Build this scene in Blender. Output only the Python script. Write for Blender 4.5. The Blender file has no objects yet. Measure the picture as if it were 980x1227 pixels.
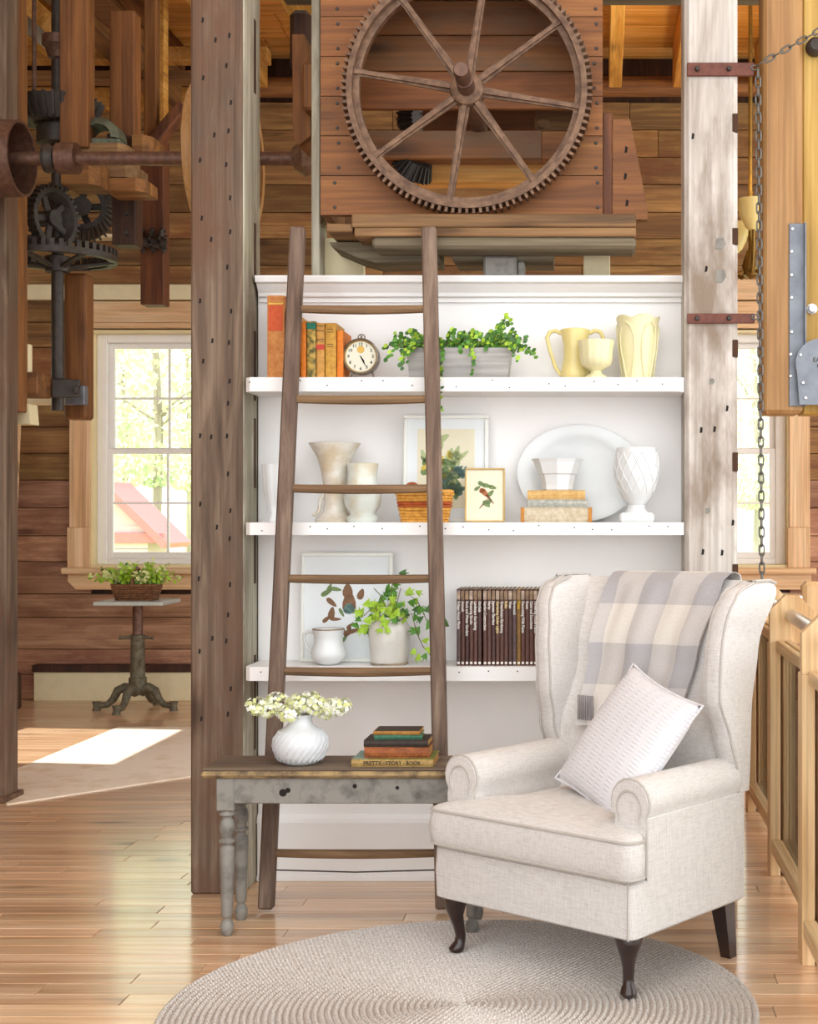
import bpy, bmesh, math, random
from mathutils import Vector, Matrix, Euler

random.seed(11)
SC = bpy.context.scene
COL = SC.collection
PI = math.pi

# ------------------------------------------------------------------ camera
F, CX, CY, CH = 1690.0, 720.0, 622.0, 1.31     # focal length and principal point of the photo (px), eye height (m)
cam_d = bpy.data.cameras.new('camera')
cam_d.sensor_fit = 'HORIZONTAL'
cam_d.sensor_width = 36.0
cam_d.lens = 36.0 * F / 980.0
cam_d.shift_x = -(CX - 490.0) / 980.0
cam_d.shift_y = (CY - 613.5) / 980.0
cam_d.clip_end = 300
cam = bpy.data.objects.new('camera', cam_d)
COL.objects.link(cam)
cam.location = (0, 0, CH)
cam.rotation_euler = (PI / 2, 0, 0)
SC.camera = cam

# ------------------------------------------------------------------ sky, sun, exposure
wld = bpy.data.worlds.new('sky')
SC.world = wld
wld.use_nodes = True
bg = wld.node_tree.nodes['Background']
bg.inputs['Color'].default_value = (0.975, 0.985, 1.0, 1)
bg.inputs['Strength'].default_value = 2.75
sun_d = bpy.data.lights.new('sun', 'SUN')
sun_d.energy = 9.0
sun_d.angle = math.radians(0.6)
sun_d.color = (1.0, 0.95, 0.86)
sun = bpy.data.objects.new('sun', sun_d)
COL.objects.link(sun)
sun.rotation_euler = Vector((0.9, -0.12, -1.0)).to_track_quat('-Z', 'Y').to_euler()
vs = SC.view_settings
vs.view_transform = 'Standard'
vs.look = 'None'
vs.gamma = 1.0
vs.use_curve_mapping = False
vs.exposure = 0.0

# ------------------------------------------------------------------ helpers
def X(px, Y): return (px - CX) / F * Y
def Z(py, Y): return CH - (py - CY) / F * Y
def gY(py): return F * CH / (py - CY)

def lin(c):
    return c / 12.92 if c <= 0.04045 else ((c + 0.055) / 1.055) ** 2.4
def rgb(h):
    h = h.lstrip('#')
    return tuple(lin(int(h[i:i + 2], 16) / 255.0) for i in (0, 2, 4)) + (1.0,)

ORG = {}     # absolute origin of unrotated objects

class MB:
    """collects shapes; .w() links them from world coordinates, .l() from the parent's local ones"""
    def __init__(s):
        s.v, s.f, s.uv = [], [], None
    def add(s, vs_, fs):
        b = len(s.v)
        s.v += [tuple(p) for p in vs_]
        s.f += [tuple(b + i for i in q) for q in fs]
        return s
    def box(s, x0, x1, y0, y1, z0, z1, c=0.0, m=None):
        if x0 > x1: x0, x1 = x1, x0
        if y0 > y1: y0, y1 = y1, y0
        if z0 > z1: z0, z1 = z1, z0
        lo, hi = (x0, y0, z0), (x1, y1, z1)
        c = min(c, (x1 - x0) * .45, (y1 - y0) * .45, (z1 - z0) * .45)
        if c <= 0:
            V = [(lo[0] if i & 1 == 0 else hi[0], lo[1] if i & 2 == 0 else hi[1], lo[2] if i & 4 == 0 else hi[2]) for i in range(8)]
            Fc = [(0, 2, 3, 1), (4, 5, 7, 6), (0, 1, 5, 4), (2, 6, 7, 3), (0, 4, 6, 2), (1, 3, 7, 5)]
        else:
            V, idx = [], {}
            for i in range(8):
                sg = [-1 if (i >> a) & 1 == 0 else 1 for a in range(3)]
                for a in range(3):
                    p = []
                    for b in range(3):
                        e = lo[b] if sg[b] < 0 else hi[b]
                        p.append(e if b == a else e - sg[b] * c)
                    idx[(i, a)] = len(V); V.append(tuple(p))
            Fc = []
            for a in range(3):
                b, d = (a + 1) % 3, (a + 2) % 3
                for sd in (0, 1):
                    q = []
                    for (eb, ed) in ((0, 0), (1, 0), (1, 1), (0, 1)):
                        q.append(idx[((sd << a) | (eb << b) | (ed << d), a)])
                    Fc.append(tuple(q) if sd else tuple(reversed(q)))
                for eb in (0, 1):
                    for ed in (0, 1):
                        i0 = (eb << b) | (ed << d); i1 = i0 | (1 << a)
                        Fc.append((idx[(i0, b)], idx[(i1, b)], idx[(i1, d)], idx[(i0, d)]))
            for i in range(8):
                Fc.append((idx[(i, 0)], idx[(i, 1)], idx[(i, 2)]))
        if m is not None:
            V = [tuple(m @ Vector(p)) for p in V]
        return s.add(V, Fc)
    def bar(s, p0, p1, w, h, up=(0, 0, 1), c=0.0):
        p0, p1 = Vector(p0), Vector(p1)
        d = p1 - p0; L = d.length; d.normalize()
        u = Vector(up)
        if abs(d.dot(u)) > .99: u = Vector((0, 1, 0))
        sd = d.cross(u).normalized(); u = sd.cross(d)
        m = Matrix(((d.x, sd.x, u.x, p0.x), (d.y, sd.y, u.y, p0.y), (d.z, sd.z, u.z, p0.z), (0, 0, 0, 1)))
        return s.box(0, L, -w / 2, w / 2, -h / 2, h / 2, c, m)
    def loft(s, rings, cap0=True, cap1=True, closed=True):
        n = len(rings[0]); V = [p for r in rings for p in r]; Fc = []
        for i in range(len(rings) - 1):
            for j in range(n if closed else n - 1):
                k = (j + 1) % n
                Fc.append((i * n + j, i * n + k, (i + 1) * n + k, (i + 1) * n + j))
        if cap0: Fc.append(tuple(reversed(range(n))))
        if cap1: Fc.append(tuple((len(rings) - 1) * n + j for j in range(n)))
        return s.add(V, Fc)
    def tube(s, path, r, n=8, closed=False, flat=1.0):
        P = [Vector(p) for p in path]; m = len(P); rings = []
        R = r if isinstance(r, (list, tuple)) else [r] * m
        prev = None
        for i in range(m):
            a = P[(i - 1) % m] if (closed or i > 0) else P[0]
            b = P[(i + 1) % m] if (closed or i < m - 1) else P[-1]
            t = (b - a).normalized()
            if prev is None:
                u = Vector((0, 0, 1)) if abs(t.z) < .9 else Vector((1, 0, 0))
                u = (u - t * u.dot(t)).normalized()
            else:
                u = (prev - t * prev.dot(t)).normalized()
            prev = u; w = t.cross(u)
            rings.append([tuple(P[i] + (u * math.cos(2 * PI * k / n) + w * math.sin(2 * PI * k / n) * flat) * R[i]) for k in range(n)])
        if closed:
            rings.append(rings[0]); return s.loft(rings, False, False)
        return s.loft(rings)
    def lathe(s, prof, n=28, o=(0, 0, 0), axis='Z', fl=0.0, nf=0, sq=(1, 1), twist=0.0):
        """prof: (radius, height) pairs; fl/nf: flute depth and count; sq: x/y stretch"""
        rings = []
        for (r, h) in prof:
            ring = []
            for k in range(n):
                a = 2 * PI * k / n + twist * h
                rr_ = r * (1 + (fl * abs(math.sin(nf * a / 2)) if nf else 0))
                p = (rr_ * math.cos(a) * sq[0], rr_ * math.sin(a) * sq[1], h)
                if axis == 'Y': p = (p[0], p[2], p[1])
                if axis == 'X': p = (p[2], p[0], p[1])
                ring.append((p[0] + o[0], p[1] + o[1], p[2] + o[2]))
            rings.append(ring)
        cl = prof[0] == prof[-1]
        return s.loft(rings, not cl, not cl)
    def prism(s, poly, a0, a1, axis='Y'):
        def mk(p, a):
            return {'X': (a, p[0], p[1]), 'Y': (p[0], a, p[1]), 'Z': (p[0], p[1], a)}[axis]
        return s.loft([[mk(p, a0) for p in poly], [mk(p, a1) for p in poly]])
    def cyl(s, p0, p1, r, n=16, r1=None):
        return s.tube([p0, p1], [r, r if r1 is None else r1], n)
    def mesh(s, name, mat, smooth):
        me = bpy.data.meshes.new(name)
        me.from_pydata(s.v, [], s.f)
        bm = bmesh.new(); bm.from_mesh(me)
        bmesh.ops.recalc_face_normals(bm, faces=bm.faces)
        bm.to_mesh(me); bm.free()
        if s.uv:
            ul = me.uv_layers.new(name='UVMap')
            for lp in me.loops: ul.data[lp.index].uv = s.uv[lp.vertex_index]
        if smooth:
            me.polygons.foreach_set('use_smooth', [True] * len(me.polygons))
            me.set_sharp_from_angle(angle=math.radians(smooth if smooth is not True else 40))
        if mat: me.materials.append(mat)
        me.update()
        return me
    def w(s, name, mat, parent=None, smooth=False):
        xs, ys, zs = zip(*s.v)
        c = Vector(((min(xs) + max(xs)) / 2, (min(ys) + max(ys)) / 2, min(zs) if parent is None else (min(zs) + max(zs)) / 2))
        s.v = [(p[0] - c.x, p[1] - c.y, p[2] - c.z) for p in s.v]
        o = bpy.data.objects.new(name, s.mesh(name, mat, smooth))
        COL.objects.link(o)
        ORG[o.name] = c
        if parent is not None:
            o.parent = parent; o.location = c - ORG[parent.name]
        else:
            o.location = c
        return o
    def l(s, name, mat, parent=None, smooth=False, loc=(0, 0, 0), rot=(0, 0, 0)):
        o = bpy.data.objects.new(name, s.mesh(name, mat, smooth))
        COL.objects.link(o)
        if parent is not None: o.parent = parent
        o.location = loc; o.rotation_euler = rot
        return o

def tag(o, label=None, cat=None, group=None, kind=None):
    if label: o['label'] = label
    if cat: o['category'] = cat
    if group: o['group'] = group
    if kind: o['kind'] = kind
    return o
def thing(name, label, cat, loc=(0, 0, 0), rotz=0.0, group=None):
    o = bpy.data.objects.new(name, None); COL.objects.link(o)
    o.empty_display_size = .05
    o.location = loc; o.rotation_euler = (0, 0, rotz)
    ORG[o.name] = Vector(loc)
    return tag(o, label, cat, group)
def copy_tree(o, parent=None):
    c = o.copy(); COL.objects.link(c); c.parent = parent
    for ch in list(o.children): copy_tree(ch, c)
    return c
def text_mesh(body, size, ext=0.0004, align='CENTER', bold=.018):
    cu = bpy.data.curves.new('t', 'FONT'); cu.body = body; cu.size = size; cu.extrude = ext
    cu.align_x = align; cu.align_y = 'CENTER'; cu.resolution_u = 2; cu.offset = size * bold
    ob = bpy.data.objects.new('t', cu); COL.objects.link(ob)
    bpy.context.view_layer.update()
    me = bpy.data.meshes.new_from_object(ob.evaluated_get(bpy.context.evaluated_depsgraph_get()))
    bpy.data.objects.remove(ob); bpy.data.curves.remove(cu)
    return me
def text(name, body, size, mat, parent, loc, rot, sx=1.0, ext=0.0004, align='CENTER'):
    me = text_mesh(body, size, ext, align); me.materials.clear(); me.materials.append(mat)
    o = bpy.data.objects.new(name, me); COL.objects.link(o); o.parent = parent
    o.location = loc; o.rotation_euler = rot; o.scale = (sx, 1, 1)
    return o
def rrect(hx, hy, r, n=4, cx=0, cy=0):
    out = []
    for (sx, sy, a0) in ((1, 1, 0), (-1, 1, PI / 2), (-1, -1, PI), (1, -1, 1.5 * PI)):
        for k in range(n + 1):
            a = a0 + k * PI / 2 / n
            out.append((cx + sx * (hx - r) + r * math.cos(a), cy + sy * (hy - r) + r * math.sin(a)))
    return out
def lerp(a, b, t): return a + (b - a) * t
def curve(tab, t):
    """piecewise smooth table lookup"""
    if t <= tab[0][0]: return tab[0][1]
    for (a, va), (b, vb) in zip(tab, tab[1:]):
        if t <= b:
            k = (t - a) / (b - a); k = k * k * (3 - 2 * k)
            return va + (vb - va) * k
    return tab[-1][1]

# ------------------------------------------------------------------ materials
def nmat(name):
    m = bpy.data.materials.new(name); m.use_nodes = True
    nt = m.node_tree; b = nt.nodes['Principled BSDF']
    return m, nt, b
def N(nt, t, **kw):
    n = nt.nodes.new(t)
    for k, v in kw.items(): setattr(n, k, v)
    return n
def ramp(nt, stops):
    r = N(nt, 'ShaderNodeValToRGB'); e = r.color_ramp.elements
    while len(e) < len(stops): e.new(0.5)
    for i, (p, c) in enumerate(stops):
        e[i].position = p; e[i].color = c
    return r
def coords(nt, sc, rnd=True):
    tc = N(nt, 'ShaderNodeTexCoord'); mp = N(nt, 'ShaderNodeMapping'); mp.inputs['Scale'].default_value = sc
    nt.links.new(tc.outputs['Object'], mp.inputs['Vector'])
    if not rnd: return mp.outputs['Vector'], None
    oi = N(nt, 'ShaderNodeObjectInfo')
    ml = N(nt, 'ShaderNodeMath', operation='MULTIPLY'); ml.inputs[1].default_value = 57.0
    nt.links.new(oi.outputs['Random'], ml.inputs[0])
    ad = N(nt, 'ShaderNodeVectorMath', operation='ADD')
    nt.links.new(mp.outputs['Vector'], ad.inputs[0]); nt.links.new(ml.outputs[0], ad.inputs[1])
    return ad.outputs['Vector'], oi.outputs['Random']
def bump(nt, b, h, strength=.3, dist=.01):
    bp = N(nt, 'ShaderNodeBump'); bp.inputs['Strength'].default_value = strength; bp.inputs['Distance'].default_value = dist
    nt.links.new(h, bp.inputs['Height']); nt.links.new(bp.outputs['Normal'], b.inputs['Normal'])
def mixc(nt, a, b, fac, mode='MIX'):
    m = N(nt, 'ShaderNodeMix', data_type='RGBA', blend_type=mode)
    for sck, v in ((m.inputs[0], fac), (m.inputs[6], a), (m.inputs[7], b)):
        if isinstance(v, (int, float)): sck.default_value = v
        elif isinstance(v, tuple): sck.default_value = v
        else: nt.links.new(v, sck)
    return m.outputs[2]
def wood(name, dark, mid, light, axis='X', k=1.0, rough=.6, vary=.35, bmp=.35, knots=True, stain=None, spec=.4, coat=0.0):
    m, nt, b = nmat(name)
    a = {'X': (1.1, 16, 16), 'Y': (16, 1.1, 16), 'Z': (16, 16, 1.1)}[axis]
    v, rn = coords(nt, tuple(q * k for q in a))
    n1 = N(nt, 'ShaderNodeTexNoise'); n1.inputs['Scale'].default_value = 1.0; n1.inputs['Detail'].default_value = 6; n1.inputs['Roughness'].default_value = .62; n1.inputs['Distortion'].default_value = .8
    nt.links.new(v, n1.inputs['Vector'])
    r1 = ramp(nt, [(.28, rgb(dark)), (.5, rgb(mid)), (.72, rgb(light))])
    nt.links.new(n1.outputs['Fac'], r1.inputs['Fac'])
    col = r1.outputs['Color']
    # fine fibres
    mp2 = N(nt, 'ShaderNodeVectorMath', operation='MULTIPLY'); mp2.inputs[1].default_value = {'X': (1.5, 6, 6), 'Y': (6, 1.5, 6), 'Z': (6, 6, 1.5)}[axis]
    nt.links.new(v, mp2.inputs[0])
    n2 = N(nt, 'ShaderNodeTexNoise'); n2.inputs['Scale'].default_value = 1.0; n2.inputs['Detail'].default_value = 3
    nt.links.new(mp2.outputs[0], n2.inputs['Vector'])
    r2 = ramp(nt, [(.3, (.62, .6, .58, 1)), (.6, (1.08, 1.08, 1.08, 1))]); nt.links.new(n2.outputs['Fac'], r2.inputs['Fac'])
    col = mixc(nt, col, r2.outputs['Color'], .6, 'MULTIPLY')
    if stain:
        v3, _ = coords(nt, tuple(3.0 if q > 2 else 1.0 for q in a))
        n3 = N(nt, 'ShaderNodeTexNoise'); n3.inputs['Scale'].default_value = 1.3; n3.inputs['Detail'].default_value = 5; n3.inputs['Roughness'].default_value = .7
        nt.links.new(v3, n3.inputs['Vector'])
        r3 = ramp(nt, [(.48, (0, 0, 0, 1)), (.66, (1, 1, 1, 1))]); nt.links.new(n3.outputs['Fac'], r3.inputs['Fac'])
        col = mixc(nt, col, rgb(stain), r3.outputs['Color'])
    if knots:
        vk, _ = coords(nt, {'X': (1.3, 4.2, 4.2), 'Y': (4.2, 1.3, 4.2), 'Z': (4.2, 4.2, 1.3)}[axis])
        vo = N(nt, 'ShaderNodeTexVoronoi'); vo.inputs['Scale'].default_value = 1.0; nt.links.new(vk, vo.inputs['Vector'])
        ad_ = N(nt, 'ShaderNodeMath', operation='MULTIPLY_ADD'); ad_.inputs[1].default_value = .10; nt.links.new(n2.outputs['Fac'], ad_.inputs[0]); nt.links.new(vo.outputs['Distance'], ad_.inputs[2])
        rk = ramp(nt, [(.10, (.30, .25, .21, 1)), (.17, (.78, .74, .70, 1)), (.24, (1, 1, 1, 1))]); nt.links.new(ad_.outputs[0], rk.inputs['Fac'])
        col = mixc(nt, col, rk.outputs['Color'], .85, 'MULTIPLY')
    hs = N(nt, 'ShaderNodeHueSaturation')
    mr = N(nt, 'ShaderNodeMapRange'); mr.inputs[3].default_value = 1 - vary; mr.inputs[4].default_value = 1 + vary * .8
    nt.links.new(rn, mr.inputs[0]); nt.links.new(mr.outputs[0], hs.inputs['Value'])
    mh = N(nt, 'ShaderNodeMapRange'); mh.inputs[3].default_value = .5 - vary * .02; mh.inputs[4].default_value = .5 + vary * .02
    fr = N(nt, 'ShaderNodeMath', operation='FRACT'); m7 = N(nt, 'ShaderNodeMath', operation='MULTIPLY'); m7.inputs[1].default_value = 7.31
    nt.links.new(rn, m7.inputs[0]); nt.links.new(m7.outputs[0], fr.inputs[0]); nt.links.new(fr.outputs[0], mh.inputs[0]); nt.links.new(mh.outputs[0], hs.inputs['Hue'])
    nt.links.new(col, hs.inputs['Color'])
    nt.links.new(hs.outputs['Color'], b.inputs['Base Color'])
    b.inputs['Roughness'].default_value = rough
    b.inputs['Specular IOR Level'].default_value = spec
    b.inputs['Coat Weight'].default_value = coat; b.inputs['Coat Roughness'].default_value = .12
    if bmp: bump(nt, b, n2.outputs['Fac'], bmp, .004)
    return m
def plain(name, col, rough=.5, metal=0.0, spec=.5, var=.12, sc=14, bmp=0.0, coat=0.0, col2=None, thr=(.35, .7)):
    m, nt, b = nmat(name)
    v, rn = coords(nt, (sc, sc, sc))
    n1 = N(nt, 'ShaderNodeTexNoise'); n1.inputs['Scale'].default_value = 1.0; n1.inputs['Detail'].default_value = 5; n1.inputs['Roughness'].default_value = .6
    nt.links.new(v, n1.inputs['Vector'])
    c = rgb(col); c2 = rgb(col2) if col2 else tuple(q * (1 - var) for q in c[:3]) + (1,)
    r = ramp(nt, [(thr[0], c2), (thr[1], c)]); nt.links.new(n1.outputs['Fac'], r.inputs['Fac'])
    nt.links.new(r.outputs['Color'], b.inputs['Base Color'])
    b.inputs['Roughness'].default_value = rough; b.inputs['Metallic'].default_value = metal
    b.inputs['Specular IOR Level'].default_value = spec; b.inputs['Coat Weight'].default_value = coat
    if bmp: bump(nt, b, n1.outputs['Fac'], bmp, .005)
    return m
def glass_mat(name, tint=(1, 1, 1, 1), refl=.06):
    m, nt, b = nmat(name)
    nt.nodes.remove(b); out = [n for n in nt.nodes if n.type == 'OUTPUT_MATERIAL'][0]
    t = N(nt, 'ShaderNodeBsdfTransparent'); t.inputs[0].default_value = tint
    g = N(nt, 'ShaderNodeBsdfGlossy'); g.inputs['Roughness'].default_value = .02
    fn = N(nt, 'ShaderNodeFresnel'); fn.inputs[0].default_value = 1.45
    mx = N(nt, 'ShaderNodeMixShader')
    nt.links.new(fn.outputs[0], mx.inputs[0]); nt.links.new(t.outputs[0], mx.inputs[1]); nt.links.new(g.outputs[0], mx.inputs[2])
    nt.links.new(mx.outputs[0], out.inputs[0])
    return m

M = {}
M['floor'] = wood('maple_floor', '#ba8c64', '#dcb48c', '#eed0ae', 'X', 1.0, .3, .2, .05, spec=.5, coat=.8)
M['ply'] = wood('plywood_floor', '#c09468', '#dab48c', '#e8ccaa', 'X', .8, .35, .1, .05, knots=False, coat=.4)
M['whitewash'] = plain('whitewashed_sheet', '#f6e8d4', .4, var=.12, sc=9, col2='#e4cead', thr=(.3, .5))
M['barn'] = wood('barn_board', '#5c4024', '#8c683c', '#ae8850', 'X', 1.0, .65, .3, .3, stain='#774c28')
M['barn_lo'] = wood('barn_board_pale', '#80583e', '#aa7e60', '#c69c7c', 'X', 1.0, .6, .22, .3, stain='#875a42')
M['ceil'] = wood('ceiling_board', '#c88c3c', '#eab262', '#f4cc88', 'X', 1.0, .65, .2, .2)
M['joist'] = wood('joist_timber', '#9a6a28', '#c48e40', '#dcae62', 'Y', 1.0, .65, .25, .2)
M['beam_x'] = wood('old_beam', '#5a3a22', '#86592f', '#a8763e', 'X', 1.0, .7, .25, .35)
M['beam_y'] = wood('old_beam_deep', '#54361f', '#7c5029', '#9c6c3a', 'Y', 1.0, .7, .25, .35)
M['beam_z'] = wood('old_beam_upright', '#543620', '#7e502a', '#9a6838', 'Z', 1.0, .68, .2, .35)
M['red_z'] = wood('red_timber', '#4a2a1c', '#6a3e26', '#865030', 'Z', 1.0, .65, .15, .3)
M['dark_z'] = wood('dark_timber', '#2c1a12', '#43291a', '#5a3824', 'Z', 1.0, .65, .15, .3)
M['honey_z'] = wood('honey_timber', '#8c6238', '#a67c4c', '#b68e5e', 'Z', .8, .55, .06, .2)
M['yellow_z'] = wood('yellow_timber', '#a07a34', '#b8944a', '#c8a65e', 'Z', .8, .55, .06, .2)
M['post'] = wood('grey_brown_post', '#43352b', '#6d5a4a', '#94806c', 'Z', 1.0, .8, .04, .7, stain='#6a4e3c')
M['post_side'] = wood('pale_post_side', '#8c8470', '#b2ac98', '#c8c4b2', 'Z', 1.0, .8, .05, .4, stain='#7f735e')
M['white_post'] = wood('whitewashed_post', '#9a8f84', '#c9c2ba', '#dcd8d2', 'Z', .7, .8, .04, .5, stain='#8a7a6a')
M['slot'] = plain('mortise_shadow_wood', '#4a3020', .9)
M['hole'] = plain('nail_hole', '#1c1410', .9)
M['pine_z'] = wood('pine_casing', '#cda070', '#e2bc8e', '#ecd0a8', 'Z', .8, .5, .06, .1)
M['pine_x'] = wood('pine_sill', '#cda070', '#e2bc8e', '#ecd0a8', 'X', .8, .5, .06, .1)
M['cream_jamb'] = plain('cream_jamb', '#ead9a8', .5, var=.05)
M['sash'] = plain('window_sash', '#f4f2ec', .4, var=.04)
M['cream_board'] = plain('cream_board', '#e8dcb4', .6, var=.08)
M['white'] = plain('white_paint', '#f2f0ee', .45, var=.03, sc=5)
M['housing'] = wood('housing_board', '#643c1e', '#86542a', '#9c6a38', 'X', 1.0, .6, .14, .25)
M['housing_in'] = wood('housing_inner_board', '#63391c', '#8a5428', '#a86e3a', 'X', .7, .6, .18, .35, stain='#7a5a40')
M['platform'] = wood('platform_plank', '#56402a', '#80603e', '#9c7a50', 'X', 1.0, .7, .15, .4)
M['grey_beam'] = wood('grey_beam', '#4c4438', '#6e6350', '#887c66', 'X', 1.0, .8, .1, .4)
M['rust'] = plain('brown_iron', '#8a6c54', .62, .35, var=.35, sc=30, bmp=.3, col2='#5c4334')
M['iron'] = plain('dark_iron', '#4c4540', .55, .5, var=.35, sc=25, bmp=.25)
M['iron_rust'] = plain('rusty_shaft', '#7a5a48', .5, .45, sc=40, col2='#5a4238', bmp=.2)
M['grey_metal'] = plain('galvanised_plate', '#848a92', .45, .4, sc=12, col2='#6c7078', bmp=.1)
M['steel'] = plain('brushed_steel', '#d4d4d6', .28, .85, var=.05)
M['chain'] = plain('chain_steel', '#6e6a64', .4, .7, var=.3, sc=60)
M['strap'] = plain('red_brown_strap', '#7a4638', .6, .2, sc=30, col2='#5e3428')
M['ladder'] = wood('ladder_rail_wood', '#4c3c32', '#735e50', '#94806e', 'Z', 1.0, .75, .06, .4)
M['rung'] = wood('ladder_rung_wood', '#54402c', '#7c6044', '#9a7c58', 'X', 1.0, .7, .1, .3)
M['bench'] = plain('grey_bench_paint', '#87837b', .6, sc=18, col2='#5f5b55', thr=(.3, .55), bmp=.15)
M['bench_top'] = wood('bench_top_wood', '#4a3e34', '#6f5f50', '#86745f', 'X', 1.0, .65, .05, .5)
M['bench_edge'] = plain('bench_worn_edge', '#a88e62', .6, sc=16, col2='#62523f', thr=(.4, .6))
M['glass'] = glass_mat('clear_glass')
M['glass_rail'] = glass_mat('railing_glass', (.96, .98, .97, 1))
M['leaf'] = plain('leaf_green', '#5f9a2c', .5, sc=40, col2='#39701c')
M['leaf_lime'] = plain('leaf_lime', '#b4d23a', .5, sc=40, col2='#86b42c')
M['leaf_dark'] = plain('leaf_dark', '#4a7a34', .5, sc=40, col2='#335c26')
M['stem'] = plain('stem_brown', '#6a5434', .7)
M['petal'] = plain('petal_white', '#f2f6ea', .6, var=.04)
M['petal_lime'] = plain('petal_lime', '#dfe6a0', .6, var=.1)
# ================================================================== THE SETTING
YW = 10.25
XL, XR = -4.46, 4.2
floor = tag(MB().box(XL, XR, -1.0, YW + .03, -.09, -.02).w('floor', M['slot']), kind='structure')
BW = .0889
rest = MB()
row = 0; y = 2.2
while y < 9.2:
    x = XL - random.random()
    while x < XR:
        L = random.uniform(.55, 1.7)
        a, b_ = max(x, XL), min(x + L, XR)
        if b_ - a > .05:
            near = 3.55 < y < 7.2 and b_ > X(-40, y) and a < min(X(1040, y), 1.6)
            bb = rest if not near else MB()
            bb.box(a + .0008, b_ - .0008, y + .0008, y + BW - .0008, -.02, 0, .0016)
            if near: bb.w('plank', M['floor'], floor)
        x += L
    y += BW
tag(rest.w('plank_field', M['floor'], floor), kind='stuff')
# plywood sheets at the far end and one pale painted sheet lying over boards
ya = y
for i, (a, b_) in enumerate(((XL, -3.3), (-3.3, -.9), (-.9, 1.5), (1.5, XR))):
    MB().box(a + .002, b_ - .002, ya, YW, -.02, 0, .002).w('plywood_sheet', M['ply'], floor)
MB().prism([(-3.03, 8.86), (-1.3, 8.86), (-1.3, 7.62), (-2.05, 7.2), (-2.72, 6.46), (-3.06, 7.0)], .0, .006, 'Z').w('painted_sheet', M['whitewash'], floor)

# ---- windows: opening sizes first, the walls are built round them
WZ0, WZ1 = Z(680, YW), Z(396, YW)
WW = X(285, YW) - X(109, YW)
WIN = [(X(109, YW), X(109, YW) + WW), (X(946, YW) - WW, X(946, YW))]
WTOP = 4.72
wb = MB()
edges = [XL - .2] + [e for w_ in WIN for e in w_] + [XR]
for i in range(0, len(edges), 2): wb.box(edges[i], edges[i + 1], YW + .03, YW + .2, -.09, WTOP)
for (a, b_) in WIN:
    wb.box(a, b_, YW + .03, YW + .2, -.09, WZ0); wb.box(a, b_, YW + .03, YW + .2, WZ1, WTOP)
wall_back = tag(wb.w('wall_back', M['dark_z']), kind='structure')
z = .0; k = 0
while z < 4.30:
    h = random.uniform(.17, .235)
    if z + h > 4.16: h = 4.34 - z
    segs = []
    x = XL
    for (a, b_) in WIN:
        if z + h > WZ0 and z < WZ1:
            segs.append((x, a)); x = b_
    segs.append((x, XR))
    for (a, b_) in segs:
        x = a
        while x < b_ - .01:
            L = random.uniform(1.3, 3.2)
            e = min(x + L, b_)
            if b_ - e < .5: e = b_
            MB().box(x + .0015, e - .0015, YW - random.uniform(0, .008), YW + .03, z + .0025, z + h - .0025, .003).w(
                'board', M['barn_lo'] if z < 1.35 + random.uniform(-.2, .2) else M['barn'], wall_back)
            x = e
    z += h; k += 1

wl = MB()
SW = (7.75, 9.0, .95, 2.3)      # window opening of the side wall, out of view; the sun patch comes through it
wl.box(XL - .2, XL, -1.0, SW[0], -.09, 9.5); wl.box(XL - .2, XL, SW[1], YW + .2, -.09, 9.5)  # unseen wall, its height raised to keep the sun out of the room
wl.box(XL - .2, XL, SW[0], SW[1], -.09, SW[2]); wl.box(XL - .2, XL, SW[0], SW[1], SW[3], 9.5)
tag(wl.w('wall_left', M['barn']), kind='structure')

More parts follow.
